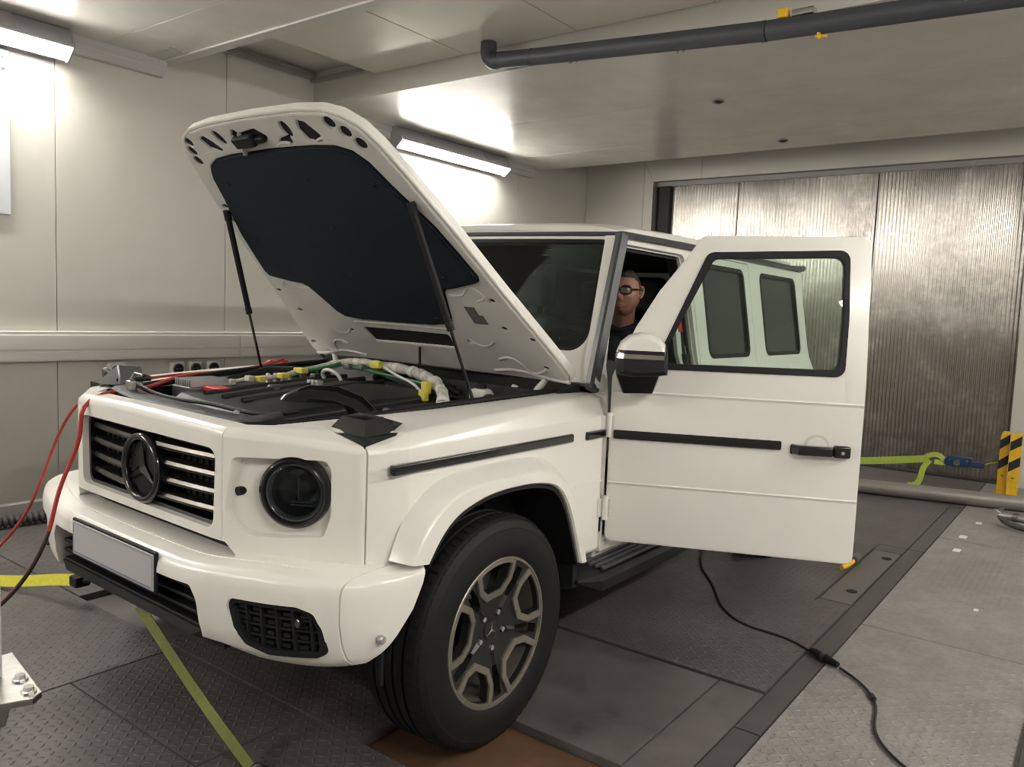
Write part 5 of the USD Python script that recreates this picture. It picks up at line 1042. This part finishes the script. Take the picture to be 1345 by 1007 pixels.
for s in (1, -1):
    e0 = tube(spline([(0.002, s * 0.076, 0.028), (-0.010, s * 0.083, 0.030), (-0.018, s * 0.086, 0.012), (-0.012, s * 0.083, -0.012), (0.0, s * 0.077, -0.028)], 18), np.interp(np.linspace(0, 1, 18), [0, .3, .7, 1], [.006, .008, .008, .006]), 8)
    obj('ear', cat(xf(e0, hd), xf(hull([(0.0, s * 0.072, 0.02), (-0.012, s * 0.078, 0.02), (0.0, s * 0.072, -0.02), (-0.008, s * 0.077, -0.015)], 0.005, 8), hd)), 'skin', pe)
    obj('eye', xf(lathe([(0.0001, 0.0865)] + [(0.0115 * math.sin(t), 0.0755 + 0.0115 * math.cos(t)) for t in np.linspace(.3, 2.8, 8)] + [(0.0001, 0.064)], (0, s * 0.032, 0.010), 'x', 14, closed=False), hd), 'eye_white', pe)
    obj('iris', xf(lathe([(0.0, 0.0868), (0.005, 0.0862), (0.005, 0.084), (0.0, 0.084)], (0, s * 0.032, 0.010), 'x', 12), hd), 'hair', pe)
    obj('eyebrow', xf(tube(spline([(0.098, s * 0.014, 0.030), (0.098, s * 0.032, 0.034), (0.086, s * 0.050, 0.030)], 8), 0.0035, 6), hd), 'hair', pe)
obj('lips', xf(cat(tube(spline([(0.088, 0.024, -0.064), (0.1005, 0.009, -0.061), (0.101, 0.0, -0.0625), (0.1005, -0.009, -0.061), (0.088, -0.024, -0.064)], 16), 0.0042, 6), tube(spline([(0.088, 0.020, -0.066), (0.100, 0.0, -0.0705), (0.088, -0.020, -0.066)], 14), 0.0048, 6)), hd), 'lip', pe)
gsn = group_node('glasses', pe)
fr_ = []
for s in (1, -1):
    c_ = (0.106, s * 0.033, 0.008); lens = [(c_[0] - 0.55 * (abs(c_[1] + a) - 0.033) * 0.4, c_[1] + a, c_[2] + b) for a, b in [(0.027 * math.copysign(abs(math.cos(t)) ** 0.6, math.cos(t)), 0.018 * math.copysign(abs(math.sin(t)) ** 0.6, math.sin(t))) for t in np.linspace(0, 2 * np.pi, 24, endpoint=False)]]
    fr_.append(tube(lens, 0.0028, 6, closed=True)); fr_.append(tube([(0.100, s * 0.060, 0.014), (0.07, s * 0.074, 0.016), (0.0, s * 0.081, 0.016), (-0.02, s * 0.083, 0.004)], 0.003, 6))
    obj('lens', xf(hull([(c_[0] + dx_, q[1], q[2]) for q in lens[::2] for dx_ in (0.0, 0.0012)]), hd), 'pane_clear', gsn)
fr_.append(tube([(0.107, 0.007, 0.012), (0.110, 0.0, 0.014), (0.107, -0.007, 0.012)], 0.003, 6))
obj('frame', xf(cat(*fr_), hd), 'black_gloss', gsn)

# ---- tie-down straps
def ribbon(pts, wdt, th_, up, n=60):
    return tube(spline(pts, n) if len(pts) > 2 else resample(pts, 12), 1.0, prof=[(-wdt / 2, -th_ / 2), (wdt / 2, -th_ / 2), (wdt / 2, th_ / 2), (-wdt / 2, th_ / 2)], up=up)
t_ = thing('tie_strap', 'olive green strap running from under the bumper down to the floor in the foreground', 'strap')
obj('webbing', ribbon([(0.715, -0.06, 0.43), (0.713, 0.085, 0.345), (0.688, 0.27, 0.20), (0.665, 0.52, 0.045)], 0.032, 0.004, (0.75, 0.1, 0.6), 40), 'strap_olive', t_)
obj('hook', tube([(0.715, -0.06, 0.43), (0.70, -0.08, 0.445), (0.68, -0.08, 0.45), (0.67, -0.06, 0.45)], 0.009, 8), 'steel', t_); obj('floor_anchor', cat(lathe([(0.0, 0.03), (0.05, 0.03), (0.05, 0.04), (0.0, 0.042)], (0.665, 0.53, 0), 'z', 20), tube([(0.665 + 0.02 * math.cos(a), 0.53, 0.045 + 0.02 * math.sin(a)) for a in np.linspace(0, math.pi, 10)], 0.007, 8)), 'steel', t_)
t_ = thing('tie_strap', 'yellow strap stretched low across the floor beyond the front bumper', 'strap')
obj('webbing', ribbon([(0.375, -1.27, 0.145), (0.41, -1.40, 0.125), (0.455, -1.55, 0.095), (0.545, -1.80, 0.06), (0.68, -2.15, 0.045)], 0.055, 0.004, (0.6, 0.55, 0.5), 40), 'strap_yellow', t_)
obj('hook', cat(rbox(0.33, 0.40, -1.29, -1.22, 0.12, 0.17, 0.008), tube([(0.36, -1.22, 0.15), (0.34, -1.05, 0.20), (0.32, -0.90, 0.27)], 0.012, 8)), 'black_plastic', t_); obj('wall_ring', tube([(0.685 + 0.03 * math.sin(a), -2.18 + 0.03 * math.cos(a), 0.040) for a in np.linspace(0, 6.28, 16, endpoint=False)], 0.008, 8, closed=True), 'steel', t_)
GPY = 1.865
t_ = thing('ratchet_strap', 'bright green strap with a blue ratchet stretched to the striped guard by the metal door', 'strap')
obj('webbing', ribbon([(-4.2, -0.55, 0.42), (-5.6, 0.60, 0.235), (-6.12, 1.20, 0.275)], 0.065, 0.004, (0.8, 0.5, 0.1), 30), 'strap_green', t_)
obj('webbing', ribbon([(-6.12, 1.19, 0.28), (-6.13, 1.24, 0.315), (-6.13, 1.32, 0.315), (-6.13, 1.36, 0.27), (-6.10, 1.28, 0.262)], 0.05, 0.004, (0.8, 0.35, 0.5), 30), 'strap_green', t_, 'green fold in front of the ratchet')
obj('loose_end', ribbon([(-6.11, 1.24, 0.27), (-6.08, 1.20, 0.20), (-6.02, 1.19, 0.12), (-5.97, 1.16, 0.05), (-5.93, 1.10, 0.045)], 0.05, 0.004, (1, 0.2, 0.3), 30), 'strap_green', t_)
obj('ratchet_frame', cat(*[hull([(-6.14 + dx_, yy, zz) for yy, zz in ((1.36, 0.25), (1.36, 0.30), (1.44, 0.325), (1.56, 0.315), (1.56, 0.245), (1.42, 0.235))] + [(-6.135 + dx_, 1.46, 0.28)]) for dx_ in (-0.028, 0.028)]), 'blue', t_)
obj('ratchet_handle', cat(rbox(-6.165, -6.115, 1.38, 1.58, 0.305, 0.33, 0.008), rbox(-6.17, -6.11, 1.57, 1.68, 0.25, 0.30, 0.010)), 'blue', t_)
for yy in (1.40, 1.47, 1.54): obj('rivet', tube([(-6.18, yy, 0.30), (-6.10, yy, 0.30)], 0.010, 10), 'steel', t_)
obj('spool', tube([(-6.175, 1.46, 0.275), (-6.105, 1.46, 0.275)], 0.028, 14), 'steel', t_)
obj('hook_strap', ribbon([(-6.13, 1.66, 0.28), (-6.12, 1.74, 0.315), (-6.09, 1.80, 0.33)], 0.03, 0.004, (0.2, 0.2, 1), 12), 'strap_green', t_); obj('hook', tube([(-6.09, 1.79, 0.33), (-6.075, 1.81, 0.335), (-6.065, 1.83, 0.325)], 0.008, 8), 'steel', t_)

# ---- striped guards by the door
def guard(y0, y1, x, hgt, label, lean):
    t_ = thing('corner_guard', label, 'guard', (x, (y0 + y1) / 2, FL)); h = (y1 - y0) / 2
    def S(p): return [(q[0] + lean * q[1], q[1]) for q in p]
    out = rpoly([(-h, 0), (h, 0), (h, hgt), (-h * 0.6, hgt), (-h, hgt - 0.05)], 0.008)
    obj('post', ext(out, -0.055, 0.0, 'x'), 'yellow', t_); obj('foot_plate', rbox(-0.07, 0.07, -h - 0.02, h + 0.02, -0.0, 0.010, 0.003), 'yellow', t_)
    for z0 in (0.42, 0.24) if h > 0.04 else (0.42, 0.24):
        st_ = sg.Polygon([(-h - 0.01, z0), (h + 0.01, z0 + 0.075), (h + 0.01, z0 + 0.155), (-h - 0.01, z0 + 0.08)]).intersection(out.buffer(0.0008))
        obj('black_stripe', ext(st_, -0.0005, 0.0025, 'x'), 'black_stripe', t_)
    obj('bolt', lathe([(0.0, 0.0), (0.010, 0.0), (0.009, 0.008), (0.0, 0.010)], (0.0, 0.0, 0.20), 'x', 10), 'steel', t_)
guard(1.792, 1.862, -6.02, 0.585, 'yellow and black striped guard post, left one of the pair by the metal door', 0)
guard(1.874, 1.955, -5.95, 0.585, 'yellow and black striped guard post, right one of the pair by the metal door', 0)
# big pipe across the floor and the fittings lying by it
t_ = thing('floor_pipe', 'long grey-brown pipe lying across the floor in front of the metal door', 'pipe')
obj('pipe', tube([(-5.02, -0.6, FL + 0.062), (-5.28, 0.9, FL + 0.062), (-5.55, 2.05, FL + 0.062), (-5.75, 3.0, FL + 0.062)], 0.062, 24), 'big_pipe', t_)
for p, q in (((-5.02, -0.6), (-5.05, -0.45)), ((-5.72, 2.86), (-5.75, 3.0))): obj('flange', tube([(p[0], p[1], FL + 0.064), (q[0], q[1], FL + 0.064)], 0.0635, 24), 'steel', t_)
t_ = thing('pipe_fitting', 'small pale metal coupling with a lever lying by the right end of the floor pipe', 'coupling', (-4.86, 2.0, FL))
obj('body', tube([(0.0, -0.06, 0.075), (0.05, 0.04, 0.085), (0.09, 0.14, 0.08)], [0.022, 0.028, 0.024], 16), 'aluminium', t_); obj('collar', tube([(0.045, 0.03, 0.085), (0.06, 0.065, 0.086)], 0.034, 18), 'steel', t_); obj('lever', tube([(0.0, -0.05, 0.09), (0.02, -0.10, 0.12), (0.03, -0.04, 0.14)], 0.007, 8), 'chrome', t_)
obj('hose_stub', tube(spline([(0.0, -0.06, 0.07), (0.04, -0.03, 0.05), (0.12, 0.05, 0.038), (0.2, 0.2, 0.03)], 16), 0.022, 14), 'hose', t_)
t_ = thing('nozzle', 'dark nozzle with a yellow ring lying behind the driver door corner', 'nozzle', (-2.97, 1.36, FL))
obj('body', tube([(-0.14, 0.0, 0.030), (-0.02, 0.0, 0.030)], [0.022, 0.026], 14), 'clamp_grey', t_); obj('ring', tube([(-0.02, 0.0, 0.022), (0.10, -0.005, 0.020), (0.16, -0.02, 0.02)], 0.014, 10), 'yellow', t_)
# black lead across the floor with its inline plug
t_ = thing('floor_cable', 'thin black cable with an inline connector snaking over the floor plates', 'cable')
z = FL + 0.009
cp = [(-2.75, .52, z + .02), (-2.49, .60, z + .004), (-2.20, .74, z), (-2.0, .88, z), (-1.67, 1.09, z), (-1.56, 1.25, z), (-1.54, 1.42, z), (-1.46, 1.57, z)]
obj('cable', tube(spline(cp, 60), 0.0062, 8), 'cable_black', t_); obj('cable', tube(spline([(-1.38, 1.71, z), (-1.28, 1.82, z), (-1.12, 1.91, z), (-.93, 1.95, z), (-.8, 2.02, z), (-.70, 2.12, z), (-.55, 2.28, z)], 50), 0.0055, 8), 'cable_black', t_)
obj('connector', tube([(-1.465, 1.562, z + .006), (-1.45, 1.585, z + .010), (-1.41, 1.65, z + .010), (-1.385, 1.70, z + .008)], [0.010, 0.017, 0.018, 0.012], 12), 'black_plastic', t_); obj('collar', tube([(-1.425, 1.625, z + .010), (-1.415, 1.642, z + .010)], 0.0205, 12), 'grey_trim', t_); obj('strain_relief', tube([(-1.20, 1.875, z + 0.002), (-1.17, 1.892, z + 0.002)], 0.011, 10), 'cable_black', t_)
# corrugated hose along the left wall
t_ = thing('corrugated_hose', 'black corrugated hose lying on the floor along the left wall', 'hose')
hp_ = spline([(2.0, -2.86, 0.075), (0.9, -2.84, 0.075), (0.2, -2.83, 0.075), (-0.2, -2.80, 0.075), (-1.2, -2.85, 0.075), (-2.4, -2.85, 0.075)], 520)
obj('hose', tube(hp_, 0.034 + 0.008 * np.sin(np.arange(520) * np.pi / 2), 12), 'hose', t_)
# metal mounting bracket in the near left corner
t_ = thing('mounting_bracket', 'bolted pale metal bracket on a post cut by the bottom left corner', 'bracket', (1.262, 0.45, 0.0))
DA, DB = V(0.0, -1, 0), V(1, 0, 0)
obj('top_plate', bevel([(-0.055, -0.25), (-0.010, 0.040), (0.020, 0.062), (0.10, 0.03), (0.16, -0.25)], 0.488, 0.503, 0.003), 'steel', t_)
for x, y in ((0.012, 0.020), (0.000, -0.060)):
    obj('bolt', cat(m3.Manifold.cylinder(0.016, 0.0135, 0.0125, 6).translate((x, y, 0.502)), m3.Manifold.cylinder(0.006, 0.018, 0.018, 20).translate((x, y, 0.502)), m3.Manifold.cylinder(0.03, 0.011, 0.011, 6).translate((x, y, 0.460))), 'chrome', t_)
obj('clamp_block', hull([(0.0, -0.26, 0.43), (0.06, 0.0, 0.43), (0.0, -0.26, 0.487), (0.05, 0.01, 0.487), (0.18, -0.26, 0.43), (0.18, -0.02, 0.43), (0.18, -0.26, 0.487), (0.18, -0.02, 0.487)], 0.004, 8), 'steel', t_)
obj('upright', rbox(0.02, 0.10, -0.20, -0.105, 0.50, 0.75, 0.01), 'trim_grey', t_)
obj('post', tube([(0.10, -0.115, 0.03), (0.10, -0.115, 0.44)], 0.062, 24), 'trunking', t_); obj('foot', rbox(0.0, 0.20, -0.215, -0.015, 0.03, 0.042, 0.004), 'steel', t_)
obj('cable_guard', tube(spline([(0.075, -0.03, 0.44), (0.085, -0.020, 0.36), (0.082, -0.02, 0.25), (0.08, -0.025, 0.05)], 20), 0.020, 12), 'hose', t_)
# dark rail in the near right corner
t_ = thing('floor_rail', 'dark metal rail along the floor at the bottom right corner', 'rail', (-0.6, 2.40, FL))
obj('rail', hull([(-1.6, -0.02, 0.0), (1.4, -0.02, 0.0), (-1.6, -0.015, 0.03), (1.4, -0.015, 0.03), (-1.6, 0.03, 0.03), (1.4, 0.03, 0.03), (-1.6, 0.035, 0.0), (1.4, 0.035, 0.0)], 0.0), 'grey_trim', t_); obj('rubber_strip', rbox(-0.36, 1.38, -0.024, -0.012, 0.002, 0.02, 0.003), 'cable_black', t_)
